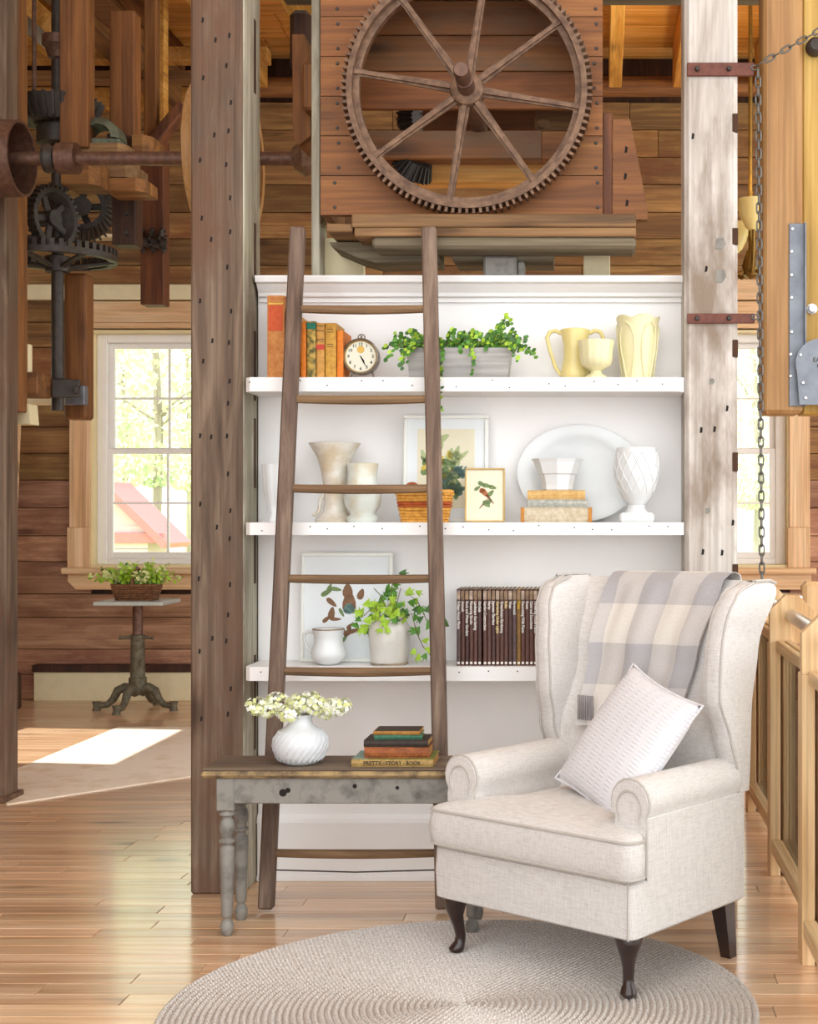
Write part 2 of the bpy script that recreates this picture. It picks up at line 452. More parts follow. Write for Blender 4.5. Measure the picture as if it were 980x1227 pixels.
def make_window(n, a, b_, side):
    z0, z1 = WZ0, WZ1
    j = MB()
    for (p, q, r, s_) in ((a, a + .02, z0, z1), (b_ - .02, b_, z0, z1), (a + .02, b_ - .02, z1 - .02, z1), (a + .02, b_ - .02, z0, z0 + .02)):
        j.box(p, q, YW - .03, YW + .2, r, s_)
    w_ = tag(j.w('window_%d' % n, M['cream_jamb']), kind='structure')
    fw = MB(); fa, fb, fz0, fz1 = a + .02, b_ - .02, z0 + .02, z1 - .02
    for (p, q, r, s_) in ((fa, fa + .075, fz0, fz1), (fb - .075, fb, fz0, fz1), (fa + .075, fb - .075, fz1 - .06, fz1), (fa + .075, fb - .075, fz0, fz0 + .045)):
        fw.box(p, q, YW + .06, YW + .18, r, s_, .006)
    fw.w('window_frame', M['sash'], w_)
    ia, ib, iz0, iz1 = fa + .075, fb - .075, fz0 + .045, fz1 - .06
    zm = Z(540, YW)
    for (lo, hi, yy) in ((iz0, zm + .02, YW + .07), (zm - .02, iz1, YW + .11)):
        s_ = MB(); st = .04
        s_.box(ia, ia + st, yy, yy + .035, lo, hi, .004); s_.box(ib - st, ib, yy, yy + .035, lo, hi, .004)
        s_.box(ia + st, ib - st, yy, yy + .035, lo, lo + .045, .004); s_.box(ia + st, ib - st, yy, yy + .035, hi - .04, hi, .004)
        so = s_.w('sash', M['sash'], w_)
        ga, gb, g0, g1 = ia + st, ib - st, lo + .045, hi - .04
        xm, zc = (ga + gb) / 2, (g0 + g1) / 2
        MB().box(xm - .008, xm + .008, yy + .008, yy + .028, g0, g1).w('muntin', M['sash'], so)
        MB().box(ga, gb, yy + .009, yy + .027, zc - .008, zc + .008).w('muntin', M['sash'], so)
        for (p, q) in ((ga, xm - .008), (xm + .008, gb)):
            for (r, t) in ((g0, zc - .008), (zc + .008, g1)):
                MB().box(p, q, yy + .016, yy + .02, r, t).w('pane', M['glass'], so)
    # pine casing, plinth blocks, head, stool and apron
    cw = .14
    for sx in (-1, 1):
        e = a if sx < 0 else b_
        p, q = (e - cw, e + .01) if sx < 0 else (e - .01, e + cw)
        MB().box(p, q, YW - .05, YW - .002, Z(632, YW), z1 + .01, .004).w('casing', M['pine_z'], w_)
        MB().box(p - .012, q + .0, YW - .062, YW - .002, z0, Z(632, YW), .004).w('plinth_block', M['pine_z'], w_)
    MB().box(a - cw + .06, b_ + cw - .06, YW - .06, YW - .002, z1 + .01, z1 + .05, .004).w('head_casing', M['pine_x'], w_)
    MB().box(a - cw + .06, b_ + cw - .06, YW - .045, YW - .002, z1 + .05, Z(362, YW), .004).w('head_casing', M['pine_x'], w_)
    MB().box(a - cw - .04, b_ + cw + .04, YW - .11, YW + .05, z0 - .045, z0, .008).w('window_sill', M['pine_x'], w_)
    p, q, t = a - cw - .01, b_ + cw + .01, Z(706, YW)
    MB().prism([(p, z0 - .045), (q, z0 - .045), (q, t + .06), (q - .06, t), (p + .06, t), (p, t + .06)], YW - .05, YW - .002, 'Y').w('apron', M['pine_x'], w_)
    return w_
make_window(1, *WIN[0], -1)
make_window(2, *WIN[1], 1)
# pale head plank and dark shelf line over the windows, cream base panel with dark cap below the left one
tr = tag(MB().box(XL, X(300, YW), YW - .06, YW - .003, Z(361, YW) + .004, Z(342, YW), .006).w('trim_1', M['cream_board']), kind='structure')
tr2 = tag(MB().box(X(870, YW), 2.2, YW - .06, YW - .003, Z(361, YW) + .004, Z(336, YW), .006).w('trim_2', M['pine_x']), kind='structure')
bp_ = MB().box(X(47, YW), X(330, YW), YW - .10, YW - .01, 0.0, Z(800, YW) - .02, .004).w('baseboard_back', M['cream_board']); tag(bp_, kind='structure')
MB().box(X(46, YW), X(331, YW), YW - .12, YW - .01, Z(800, YW) - .02, Z(795, YW), .004).w('cap', M['dark_z'], bp_)

# ---- ceiling of boards on joists
ceil = tag(MB().box(XL, XR, 6.6, YW + .2, 4.68, 4.76).w('ceiling', M['beam_x']), kind='structure')
y = 6.62
while y < 10.2:
    w_ = random.uniform(.16, .24)
    for (a, b_) in ((XL, -1.8 + random.uniform(-.6, .6)), (0, 0), (0, XR)):
        if a == b_: continue
        a2 = a if a == XL else last
        MB().box(a2 + .002, b_ - .002, y + .002, min(y + w_, 10.24) - .002, 4.65, 4.68, .003).w('ceiling_board', M['ceil'], ceil)
        last = b_
    y += w_
tag(MB().box(XL, XR, 2.0, 6.58, 5.6, 5.7).w('ceiling_light_shield', M['ceil']), kind='structure')  # unseen slab, added to cut the sky light from above
jx = [-4.2, -3.62, -2.4, -1.85, -1.3, -.8, -.35, .1, .55, 1.13, 1.6, 2.2, 2.8, 3.4, 4.0]
for x in jx:
    MB().box(x - .045, x + .045, 6.62, 9.97, 4.36, 4.65, .006).w('joist', M['joist'], ceil)
tag(MB().tube([(XL, 10.1, 4.405), (-1.2, 10.1, 4.40), (1.0, 10.1, 4.41), (XR, 10.1, 4.40)], .072, 14).w('trim_3', M['beam_x'], smooth=True), kind='structure')

# ---- outdoors: lawn, small red house, trees; glare bleached into leaf, lawn and roof colours
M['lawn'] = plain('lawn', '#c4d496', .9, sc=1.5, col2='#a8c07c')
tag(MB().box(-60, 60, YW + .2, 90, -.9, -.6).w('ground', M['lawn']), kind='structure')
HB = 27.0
M['house_red'] = plain('glare_paled_roof', '#c88484', .7, var=.1)
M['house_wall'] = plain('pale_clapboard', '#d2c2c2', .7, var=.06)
hx0, hx1 = X(60, HB), X(192, HB)
hs = thing('red_roofed_house', 'small pale clapboard house with a red gable roof seen through the window', 'house', ((hx0 + hx1) / 2, HB, -.6))
zw = Z(632, HB); zp = Z(588, HB); xc = X(128, HB)
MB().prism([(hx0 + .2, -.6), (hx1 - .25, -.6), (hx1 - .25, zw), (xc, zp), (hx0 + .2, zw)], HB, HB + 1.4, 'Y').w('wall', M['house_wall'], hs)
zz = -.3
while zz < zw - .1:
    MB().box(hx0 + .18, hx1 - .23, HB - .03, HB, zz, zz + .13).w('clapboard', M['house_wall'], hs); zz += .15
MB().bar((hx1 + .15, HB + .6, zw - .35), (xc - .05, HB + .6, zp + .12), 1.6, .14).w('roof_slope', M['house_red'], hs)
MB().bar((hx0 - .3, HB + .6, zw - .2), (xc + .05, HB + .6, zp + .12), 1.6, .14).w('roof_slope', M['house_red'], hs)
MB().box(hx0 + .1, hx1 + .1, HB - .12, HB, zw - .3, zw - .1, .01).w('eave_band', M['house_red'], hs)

M['bark'] = wood('bark', '#8c8274', '#a89e90', '#beb6aa', 'Z', .5, .9, .1)
M['crown_a'] = plain('crown_glare_yellow', '#e6ead0', .8, sc=3, col2='#ccd8ac')
M['crown_b'] = plain('crown_glare_green', '#d8e0c4', .8, sc=3, col2='#b8c8a0')
def tree(name, label, x, y, h, rad, mat, n=900, trunk=.16):
    t = thing(name, label, 'tree', (x, y, -.6), 0, 'trees outside the windows')
    rnd = random.Random(int(x * 100 + y * 7))
    tr_ = MB().tube([(0, 0, 0), (.1, 0, h * .35), (-.08, .05, h * .7), (.0, 0, h * .95)], [trunk, trunk * .8, trunk * .5, .03], 8)
    for k in range(9):
        a = rnd.uniform(0, 2 * PI); z0 = h * rnd.uniform(.3, .8); L = rad * rnd.uniform(.5, .95)
        tr_.tube([(0, 0, z0), (math.cos(a) * L * .5, math.sin(a) * L * .5, z0 + L * .35), (math.cos(a) * L, math.sin(a) * L, z0 + L * .5)], [trunk * .35, trunk * .2, .015], 5)
    tr_.l('trunk', M['bark'], t, True)
    c = MB()
    for k in range(n):
        th, ph = rnd.uniform(0, 2 * PI), rnd.uniform(-1, 1)
        r = rad * rnd.uniform(.45, 1.0)
        p = Vector((math.cos(th) * r * math.sqrt(1 - ph * ph), math.sin(th) * r * math.sqrt(1 - ph * ph), h * .62 + ph * h * .38))
        s_ = rnd.uniform(.07, .13)
        u = Vector((rnd.gauss(0, 1), rnd.gauss(0, 1), rnd.gauss(0, 1))).normalized(); v_ = u.orthogonal().normalized()
        c.add([p - u * s_, p + v_ * s_ * .55, p + u * s_, p - v_ * s_ * .55], [(0, 1, 2, 3)])
    tag(c.l('crown', mat, t), kind='stuff')
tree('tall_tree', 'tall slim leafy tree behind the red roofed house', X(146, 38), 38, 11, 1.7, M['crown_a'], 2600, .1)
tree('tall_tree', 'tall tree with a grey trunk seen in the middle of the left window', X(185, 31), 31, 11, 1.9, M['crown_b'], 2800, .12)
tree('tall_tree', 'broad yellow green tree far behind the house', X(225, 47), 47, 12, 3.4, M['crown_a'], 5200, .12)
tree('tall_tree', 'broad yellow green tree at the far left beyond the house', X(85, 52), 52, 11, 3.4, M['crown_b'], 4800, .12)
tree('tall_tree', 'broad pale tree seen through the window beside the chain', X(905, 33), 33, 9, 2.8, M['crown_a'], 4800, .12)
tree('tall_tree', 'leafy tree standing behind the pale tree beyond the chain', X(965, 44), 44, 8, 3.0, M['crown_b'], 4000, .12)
# ================================================================== POSTS
def nails(pts, Yf, parent, r=.006, name='nail_hole'):
    for (px, py) in pts:
        x, z = X(px, Yf), Z(py, Yf)
        MB().prism([(x - r * .7, z - r * 1.6), (x + r * .5, z - r * 1.4), (x + r * .8, z + r), (x - r * .3, z + r * 1.5)], Yf - .0015, Yf + .004, 'Y').w(name, M['hole'], parent)
# grey brown post left of the bookcase
YP = 4.92
px0, px1 = X(228, YP), X(290, YP)
pl = thing('timber_post', 'grey brown square timber post with nail holes left of the white bookcase', 'post', ((px0 + px1) / 2, YP + .125, 0))
MB().box(px0, px1, YP, YP + .20, 0, 4.64, .008).w('post_body', M['post'], pl)
pside = MB()
for (a, b_) in ((0, 4.64),): pside.box(px1 - .006, px1 + .004, YP + .012, YP + .195, a, b_, .003)
pside.w('side_board', M['post_side'], pl)
ps2 = MB().box(px1 - .05, px1 + .002, YP + .20, YP + .25, 0, 4.64, .003).w('side_board', M['post_side'], pl)
for (za, zb) in ((Z(340, 5.06), Z(265, 5.06)), (Z(480, 5.06), Z(395, 5.06)), (Z(585, 5.06), Z(500, 5.06)), (Z(700, 5.06), Z(640, 5.06)), (Z(900, 5.06), Z(785, 5.06)), (Z(110, 5.06), Z(20, 5.06))):
    MB().box(px1 - .01, px1 + .0045, YP + .148, YP + .185, za, zb, .002).w('mortise', M['slot'], pl)
rn = random.Random(5)
pts = []
for i in range(21):
    pts.append((274 + rn.uniform(-3, 3), 38 + i * 41 + rn.uniform(-9, 9)))
    if i % 2 == 0: pts.append((240 + rn.uniform(-2, 4), 16 + i * 42 + rn.uniform(-9, 9)))
    if i % 3 == 0: pts.append((256 + rn.uniform(-3, 4), 40 + i * 40 + rn.uniform(-9, 9)))
nails(pts, YP, pl)
# white flaking post right of the bookcase
qx0, qx1 = X(820, YP), X(884, YP)
pr = thing('timber_post', 'white flaking timber post with iron straps right of the white bookcase', 'post', ((qx0 + qx1) / 2, YP + .11, 0))
MB().box(qx0, qx1, YP, YP + .22, 0, 4.64, .016).w('post_body', M['white_post'], pr)
for (a, b_) in ((158, 136), (293, 273), (428, 407), (565, 542), (700, 676)):
    MB().box(qx1 - .02, qx1 + .001, YP - .0015, YP + .05, Z(a, YP), Z(b_, YP), .002).w('mortise', M['slot'], pr)
for (px, py, s_) in ((863, 292, 1.0), (863, 331, 1.1), (853, 457, .5), (848, 612, .5)):
    x, z = X(px, YP), Z(py, YP); r = .019 * s_
    MB().prism([(x - r * .9, z - r), (x + r * .3, z - r * 1.1), (x + r, z - r * .1), (x + r * .6, z + r * 1.1), (x - r * .7, z + r)], YP - .002, YP + .004, 'Y').w('wood_plug', M['bench'], pr)
nails([(840, 515), (856, 514), (842, 661), (865, 662), (830, 163), (846, 322), (871, 489), (878, 626)], YP, pr, .007)
def strap(lbl, py, x_end, zt=.042):
    z = Z(py, YP)
    t = thing('iron_strap', lbl, 'strap', (X(822, YP), YP - .004, z))
    MB().box(X(823, YP), x_end, YP - .012, YP, z - zt / 2, z + zt / 2, .002).w('strap_plate', M['strap'], t)
    for px in (835, 873):
        x = X(px, YP)
        MB().lathe([(.0, -.012), (.006, -.012), (.009, -.009), (.009, 0)], 8, (x, YP - .012, z), 'Y').w('bolt', M['iron'], t)
    ring = [(x_end + .002 + .013 * math.cos(a * PI / 8), YP - .014, z + .004 + .008 * math.sin(a * PI / 8)) for a in range(16)]
    MB().tube(ring, .0026, 6, True).w('hook', M['chain'], t, True)
    return t
strap('red brown iron strap holding the chain top on the white post', 84, X(903, YP), .046)
strap('red brown iron strap low on the white post level with the top shelf books', 382, X(904, YP), .034)

# chain: upright run and the run up to the right
def link_mesh():
    m = MB(); pth = []
    hl, r = .0155, .0085
    for k in range(12):
        a = 2 * PI * k / 12
        pth.append((r * math.cos(a), 0, math.copysign(hl - r + .004, math.sin(a)) + r * math.sin(a) if abs(math.sin(a)) > .01 else 0))
    return m.tube(pth, .0032, 6, True).mesh('link', M['chain'], True)
LM = link_mesh()
def chain(lbl, p0, p1, name='chain'):
    p0, p1 = Vector(p0), Vector(p1)
    t = thing(name, lbl, 'chain', p1 if p1.z < p0.z else p0)
    L = (p1 - p0).length; n = int(L / .031)
    q = (p1 - p0).to_track_quat('Z', 'Y')
    for i in range(n):
        o = bpy.data.objects.new('link', LM); COL.objects.link(o); o.parent = t
        o.location = p0.lerp(p1, (i + .5) / n) - t.location
        o.rotation_euler = (q @ Euler((0, 0, PI / 2 * (i % 2) + .3)).to_quaternion()).to_euler()
    return t
YC = YP - .02
chain('steel link chain hanging from the strap down to the railing', (X(908, YC), YC, Z(82, YC)), (X(913, YC), YC, Z(697, YC)))
chain('short steel chain running up from the strap across the honey timber', (X(908, YC), YC, Z(78, YC)), (X(1040, YC), YC - .05, Z(8, YC)))

# honey timbers with the galvanised bracket
YT = 5.02
hx0, hx1 = X(915, YT), X(962, YT)
tb = thing('hanging_timber', 'honey coloured hanging timber with a grey metal bracket beside the chain', 'timber', ((hx0 + hx1) / 2, YT + .08, Z(495, YT)))
MB().box(hx0, hx1, YT, YT + .17, Z(495, YT), 4.64, .012).w('timber', M['honey_z'], tb)
MB().box(hx1 + .001, hx1 + .16, YT + .03, YT + .17, Z(495, YT), 4.64, .008).w('side_timber', M['yellow_z'], tb)
kx0, kx1 = X(945, YT), X(964, YT)
MB().box(kx0, kx1, YT - .008, YT, Z(487, YT), Z(268, YT), .002).w('bracket_plate', M['grey_metal'], tb)
MB().box(kx1 - .004, kx1 + .002, YT - .03, YT + .03, Z(487, YT), Z(268, YT), .001).w('bracket_flange', M['grey_metal'], tb)
md = MB()
mx, mz = X(981, YT), Z(437, YT); R = .088
ring = [(mx + R * math.cos(2 * PI * k / 40), mz + R * math.sin(2 * PI * k / 40)) for k in range(40) if not (205 < 360 * k / 40 < 335)]
ring += [(mx + R * .85, Z(486, YT)), (mx - R * .85, Z(486, YT))]
ang = sorted(ring, key=lambda p: math.atan2(p[1] - mz, p[0] - mx))
mdo = md.prism(ang, YT - .042, YT - .03, 'Y').w('maker_plate', M['grey_metal'], tb)
for (t_, pz, s_) in (('EAGLE', 433, .022), ('MILL', 440, .017), ('CO', 447, .017), ('3', 459, .026)):
    text('lettering', t_, s_, M['iron'], mdo, Vector((mx + .004, YT - .0425, Z(pz, YT))) - ORG[mdo.name], (PI / 2, 0, 0))
for (px, py) in ((949, 275), (948, 302), (948, 330), (948, 357), (948, 398), (947, 425), (947, 451), (957, 427), (960, 460), (963, 478)):
    yy = YT - .008 if px < 955 else YT - .042
    MB().lathe([(.0, -.006), (.005, -.005), (.0075, 0)], 8, (X(px, YT), yy, Z(py, YT)), 'Y').w('rivet', M['steel'], tb, True)
MB().lathe([(.0, -.022), (.012, -.02), (.014, -.008), (.02, -.006), (.02, 0)], 8, (X(974, YT), YT + .03, Z(369, YT)), 'Y').w('bolt', M['steel'], tb)
MB().lathe([(.02, -.05), (.03, -.04), (.034, -.01), (.03, 0)], 14, (X(977, YT), YT + .03, Z(55, YT)), 'Y').w('knob', M['iron'], tb, True)

# ================================================================== BOOKCASE
YB, YF = 5.12, 4.89
bx0, bx1 = X(309, YB), X(817, YB)
bc = thing('bookcase', 'tall white painted bookcase with open shelves between the two posts', 'bookcase', ((bx0 + bx1) / 2, YB, 0))
MB().box(bx0, bx1, YB, YB + .04, 0, Z(340, YB), .002).w('back_panel', M['white'], bc)
cr = [(0, 0), (0, -.014), (.045, -.03), (.05, -.05), (.085, -.075), (.085, -.10), (.11, -.105), (.11, 0)]
zt = Z(329, YB - .1)
prof = [(YB + .04, zt - .085), (YB - .012, zt - .085), (YB - .012, zt - .07), (YB - .03, zt - .066), (YB - .034, zt - .054), (YB - .052, zt - .036), (YB - .06, zt - .026), (YB - .08, zt - .022), (YB - .085, zt - .006), (YB - .085, zt), (YB + .04, zt)]
MB().prism(prof, bx0 + .009, bx1 - .002, 'X').w('crown_moulding', M['white'], bc)
MB().box(bx0, bx1, YB - .018, YB, 0, Z(985, YB - .02), .003).w('plinth', M['white'], bc)
MB().prism([(YB, Z(985, YB)), (YB - .02, Z(985, YB)), (YB - .016, Z(980, YB)), (YB - .006, Z(976, YB)), (YB, Z(975, YB))], bx0, bx1, 'X').w('base_moulding', M['white'], bc)
MB().box(bx0, bx1, YB - .024, YB - .018, 0, .02, .002).w('shoe_moulding', M['white'], bc)
ZS = []
for (yt, yb_) in ((452, 469), (626, 641), (799, 816)):
    za, zb = Z(yb_, YF), Z(yt, YF)
    ZS.append(zb)
    sh = MB().prism([(X(293, YF), YF + .02), (X(293, YF) + .018, YF), (.2885 - .018, YF), (.2885, YF + .02), (.2885, YB), (X(293, YF) + .0, YB)], za, zb, 'Z').w('shelf', M['white'], bc)
    for k in range(17):
        x = X(307 + k * 31 + rn.uniform(-10, 10), YF); z = rn.uniform(za + .012, zb - .01); r = .0022
        MB().box(x - r, x + r, YF - .0006, YF + .002, z - r, z + r).w('nail_hole', M['hole'], sh)
Z1, Z2, Z3 = ZS

# ================================================================== LADDER
def ladder():
    ft, tp = 4.70, 4.885
    A0 = Vector((X(319, ft), ft, .012)); A1 = Vector((X(357, tp), tp, Z(273, tp)))
    B0 = Vector((X(531, ft), ft, .012)); B1 = Vector((X(514, tp), tp, Z(273, tp)))
    t = thing('wooden_ladder', 'weathered brown wooden ladder leaning against the white bookcase', 'ladder', ((A0.x + B0.x) / 2, ft, 0))
    for (p, q) in ((A0, A1), (B0, B1)):
        d = (q - p)
        MB().bar(p, q, .05, .045, (0, 1, 0), .006).w('rail', M['ladder'], t)
    for py in (370, 478, 585, 693, 804, 912, 1022):
        lo, hi = 0.0, 1.0
        for _ in range(40):
            m = (lo + hi) / 2; p = A0.lerp(A1, m)
            if CY - (p.z - CH) * F / p.y > py: lo = m
            else: hi = m
        p, q = A0.lerp(A1, lo), B0.lerp(B1, lo)
        n = 10; pts = []; rad = []
        for i in range(n + 1):
            u = i / n
            pts.append(p.lerp(q, u) + Vector((0, 0, -.004 * math.sin(u * PI))))
            rad.append(.0135 + .0025 * math.sin(u * PI))
        MB().tube(pts, rad, 8).w('rung', M['rung'], t, True)
    w0, w1 = A0.lerp(A1, .055), B0.lerp(B1, .055)
    MB().tube([w0, w0.lerp(w1, .5) + Vector((0, 0, -.008)), w1], .0025, 5).w('tie_rod', M['iron'], t, True)
ladder()

# ================================================================== GEAR HOUSING, PLATFORM AND BIG GEAR
YH = 5.06
YG = 4.99
gx, gz = X(560, YG), Z(108, YG)
ga0, ga1 = X(384, YH), X(722, YH)
hz0 = Z(258, YH)
hs_ = thing('gear_housing', 'reddish plank housing with a round opening above the white bookcase', 'housing', ((ga0 + ga1) / 2, YH + .15, hz0 - .01))
RH = .388
hcx, hcz = X(560, YH), Z(108, YH)
bh = .1425
z = hz0; i = 0
while z < 4.0:
    zt_ = z + bh
    # a plank, cut where the round opening passes
    def cut(zz):
        d = RH * RH - (zz - hcz) ** 2
        return math.sqrt(d) if d > 0 else 0
    nst = 12
    zs = [lerp(z + .0015, zt_ - .0015, k / nst) for k in range(nst + 1)]
    cs = [cut(q) for q in zs]
    if max(cs) == 0:
        MB().box(ga0, ga1, YH, YH + .03, z + .0015, zt_ - .0015, .003).w('plank', M['housing'], hs_)
    elif min(cs) > 0:
        for sg, e in ((-1, ga0), (1, ga1)):
            poly = [(e, zs[0])] + [(hcx + sg * c, q) for c, q in zip(cs, zs)] + [(e, zs[-1])]
            MB().prism(poly, YH, YH + .03, 'Y').w('plank', M['housing'], hs_)
    else:
        # the opening starts or ends inside this plank
        up = cs[-1] > 0
        pos = [(c, q) for c, q in zip(cs, zs) if c > 0]
        ze = hcz - RH if up else hcz + RH
        arc = [(hcx - c, q) for c, q in (reversed(pos) if up else pos)] + [(hcx, ze)] + [(hcx + c, q) for c, q in (pos if up else reversed(pos))]
        if up: poly = [(ga1, zs[-1]), (ga1, zs[0]), (ga0, zs[0]), (ga0, zs[-1])] + arc
        else: poly = [(ga0, zs[0]), (ga0, zs[-1]), (ga1, zs[-1]), (ga1, zs[0])] + list(reversed(arc))
        MB().prism(poly, YH, YH + .03, 'Y').w('plank', M['housing'], hs_)
    for px in (403 + rn.uniform(-3, 3), 714 + rn.uniform(-3, 3)):
        for f in (.2, .82):
            x = X(px, YH); zz = lerp(z, zt_, f)
            MB().lathe([(0, -.003), (.005, -.003), (.007, 0)], 7, (x, YH, zz), 'Y').w('nail_head', M['iron'], hs_)
    z = zt_; i += 1
ztop = z
MB().box(ga0, ga0 + .03, YH + .03, YH + .32, hz0, ztop, .003).w('side_plank', M['housing'], hs_)
MB().box(ga1 - .03, ga1, YH + .03, YH + .32, hz0, ztop, .003).w('side_plank', M['housing'], hs_)
# boards at the back of the housing, upper half
YI = 5.33
zb_ = Z(131, YI)
while zb_ < ztop - .05:
    h = rn.uniform(.13, .16)
    MB().box(ga0 + .031, ga1 - .031, YI, YI + .025, zb_ + .0015, zb_ + h - .0015, .003).w('inner_plank', M['housing_in'], hs_)
    zb_ += h
# cross timbers in the open lower half
for (a, b_, yt, yb_, yy, dp, mt) in ((506, 722, 131, 156, 5.62, .06, 'beam_x'), (640, 722, 128, 158, 5.5, .06, 'platform'), (384, 650, 156, 191, 5.42, .09, 'housing_in'), (648, 722, 157, 192, 5.42, .08, 'housing_in'), (384, 722, 191, 219, 5.58, .10, 'ceil')):
    MB().box(X(a, yy), X(b_, yy), yy, yy + dp, Z(yb_, yy), Z(yt, yy), .006).w('cross_timber', M[mt], hs_)
MB().lathe([(.0, -.02), (.018, -.02), (.022, -.008), (.03, -.004), (.03, 0)], 12, (X(650, 5.5), 5.5, Z(149, 5.5)), 'Y').w('plug', M['platform'], hs_, True)
MB().box(ga1 + .001, ga1 + .035, YH + .02, YH + .1, hz0, Z(133, YH), .003).w('side_cleat', M['red_z'], hs_)
b0, b1 = ga1 + .037, X(776, YH + .03)
MB().prism([(b0, hz0 - .01), (b1, hz0 - .01), (b1, hz0 + .025), (b0 + .062, Z(141, YH)), (b0, Z(141, YH))], YH + .02, YH + .07, 'Y').w('brace_board', M['housing'], hs_)
nails([(750, 179), (749, 211), (751, 243)], YH + .02, hs_, .008)

def gear_teeth(m, R0, R1, y0, y1, n, c, wf=.5):
    for k in range(n):
        a = 2 * PI * k / n; da = PI / n * wf
        pts = []
        for (r, s_) in ((R0, 1.0), (R1, .7)):
            for sg in (-1, 1):
                for yy in (y0, y1):
                    pts.append((c[0] + r * math.cos(a + sg * da * s_), yy, c[2] + r * math.sin(a + sg * da * s_)))
        m.add(pts, [(0, 1, 5, 4), (2, 6, 7, 3), (4, 5, 7, 6), (0, 4, 6, 2), (1, 3, 7, 5)])
gw = thing('large_gear_wheel', 'large rusty eight spoked gear wheel standing on the plank platform', 'gear', (gx, YG, gz - .44))
RO, RI = .424, .392
def ring_y(m, ro, ri, y0, y1, c, n=96):
    return m.loft([[(c[0] + r * math.cos(2 * PI * k / n), yy, c[2] + r * math.sin(2 * PI * k / n)) for k in range(n)] for (r, yy) in ((ro, y0), (ri, y0), (ri, y1), (ro, y1), (ro, y0))], False, False)
ring_y(MB(), RO, RI + .012, YG - .035, YG + .035, (gx, 0, gz)).w('rim', M['rust'], gw, True)
ring_y(MB(), RI + .012, RI - .01, YG - .008, YG + .02, (gx, 0, gz)).w('rim_web', M['rust'], gw, True)
tm = MB(); gear_teeth(tm, RO - .002, RO + .018, YG - .03, YG + .03, 112, (gx, 0, gz)); tm.w('teeth', M['rust'], gw)
for k in range(8):
    a = math.radians(-9 + 45 * k)
    d = Vector((math.cos(a), 0, math.sin(a))); s_ = Vector((-math.sin(a), 0, math.cos(a))); c = Vector((gx, YG, gz))
    m = MB(); rings = []
    for (r, w_, dd) in ((.055, .019, .017), (.2, .014, .013), (.37, .012, .011), (.404, .02, .014)):
        p = c + d * r
        rings.append([tuple(p + s_ * w_ * u + Vector((0, -1, 0)) * v_) for (u, v_) in ((-1, -.004), (-1, .006), (-.45, .006), (-.45, dd * 1.3), (.45, dd * 1.3), (.45, .006), (1, .006), (1, -.004))])
    m.loft(rings).w('spoke', M['rust'], gw)
MB().lathe([(.0, -.035), (.048, -.035), (.058, -.028), (.062, -.01), (.062, .03), (.0, .03)], 20, (gx, YG, gz), 'Y').w('hub', M['rust'], gw, True)
MB().lathe([(.0, -.235), (.024, -.235), (.027, -.228), (.027, -.13), (.031, -.128), (.031, .5), (0, .5)], 18, (gx, YG, gz), 'Y').w('axle', M['iron_rust'], gw, True)

# platform under the gear
pt = thing('plank_platform', 'plank platform on grey beams carrying the gear above the bookcase', 'platform', (X(576, 4.93), 5.1, Z(299, 4.93)))
yp = 4.93
MB().box(X(421, yp), X(762, yp), yp, yp + .42, Z(272, yp), Z(256, yp), .004).w('top_plank', M['platform'], pt)
MB().box(X(390, yp), X(422, yp) - .001, yp + .01, yp + .42, Z(277, yp), Z(267, yp), .004).w('stub_plank', M['platform'], pt)
MB().box(X(424, yp), X(762, yp), yp + .004, yp + .40, Z(283, yp), Z(272, yp) - .0005, .004).w('middle_plank', M['platform'], pt)
MB().box(X(445, yp), X(762, yp), yp + .006, yp + .16, Z(297, yp), Z(283, yp) - .0005, .01).w('front_beam', M['grey_beam'], pt)
MB().prism([(X(386, yp + .03), Z(279, yp)), (X(520, yp + .03), Z(279, yp)), (X(520, yp + .03), Z(304, yp + .03)), (X(440, yp), Z(304, yp)), (X(416, yp), Z(297, yp)), (X(386, yp), Z(284, yp))], yp + .165, yp + .36, 'Y').w('corner_timber', M['grey_beam'], pt)
MB().prism([(X(538, 5.1), Z(296, 5.1)), (X(662, 5.1), Z(296, 5.1)), (X(662, 5.1), Z(313, 5.1)), (X(544, 5.1), Z(313, 5.1)), (X(538, 5.1), Z(304, 5.1))], 5.10, 5.30, 'Y').w('under_cleat', M['grey_beam'], pt)
gb = tag(MB().box(X(579, 5.075), X(619, 5.075), 5.072, 5.20, zt + .001, Z(297, 4.93) - .001, .008).w('support_block', M['bench']), 'grey green wooden block wedged between platform and bookcase top', 'block')
MB().box(X(619, 5.075), X(628, 5.1), 5.10, 5.20, zt + .001, Z(313, 5.1), .005).w('wedge', M['bench'], gb)
for (a, b_, yt, yb2, yy, mt, lb) in ((699, 731, 297, 560, 5.22, 'cream_board', 'short pale upright board under the right end of the platform'), (378, 436, 285, 560, 5.30, 'cream_board', 'wide pale upright board under the left end of the platform')):
    tag(MB().box(X(a, yy), X(b_, yy), yy, yy + .03, 0, Z(yt, yy), .003).w('upright_board', M[mt]), lb, 'board')

# grey cross beam between the posts, behind the housing
tag(MB().box(px1 + .003, X(1000, 5.5), 5.44, 5.60, Z(7, 5.6), Z(7, 5.6) + .2, .006).w('cross_beam', M['grey_beam']), 'grey cross beam spanning between the posts above the housing', 'beam')
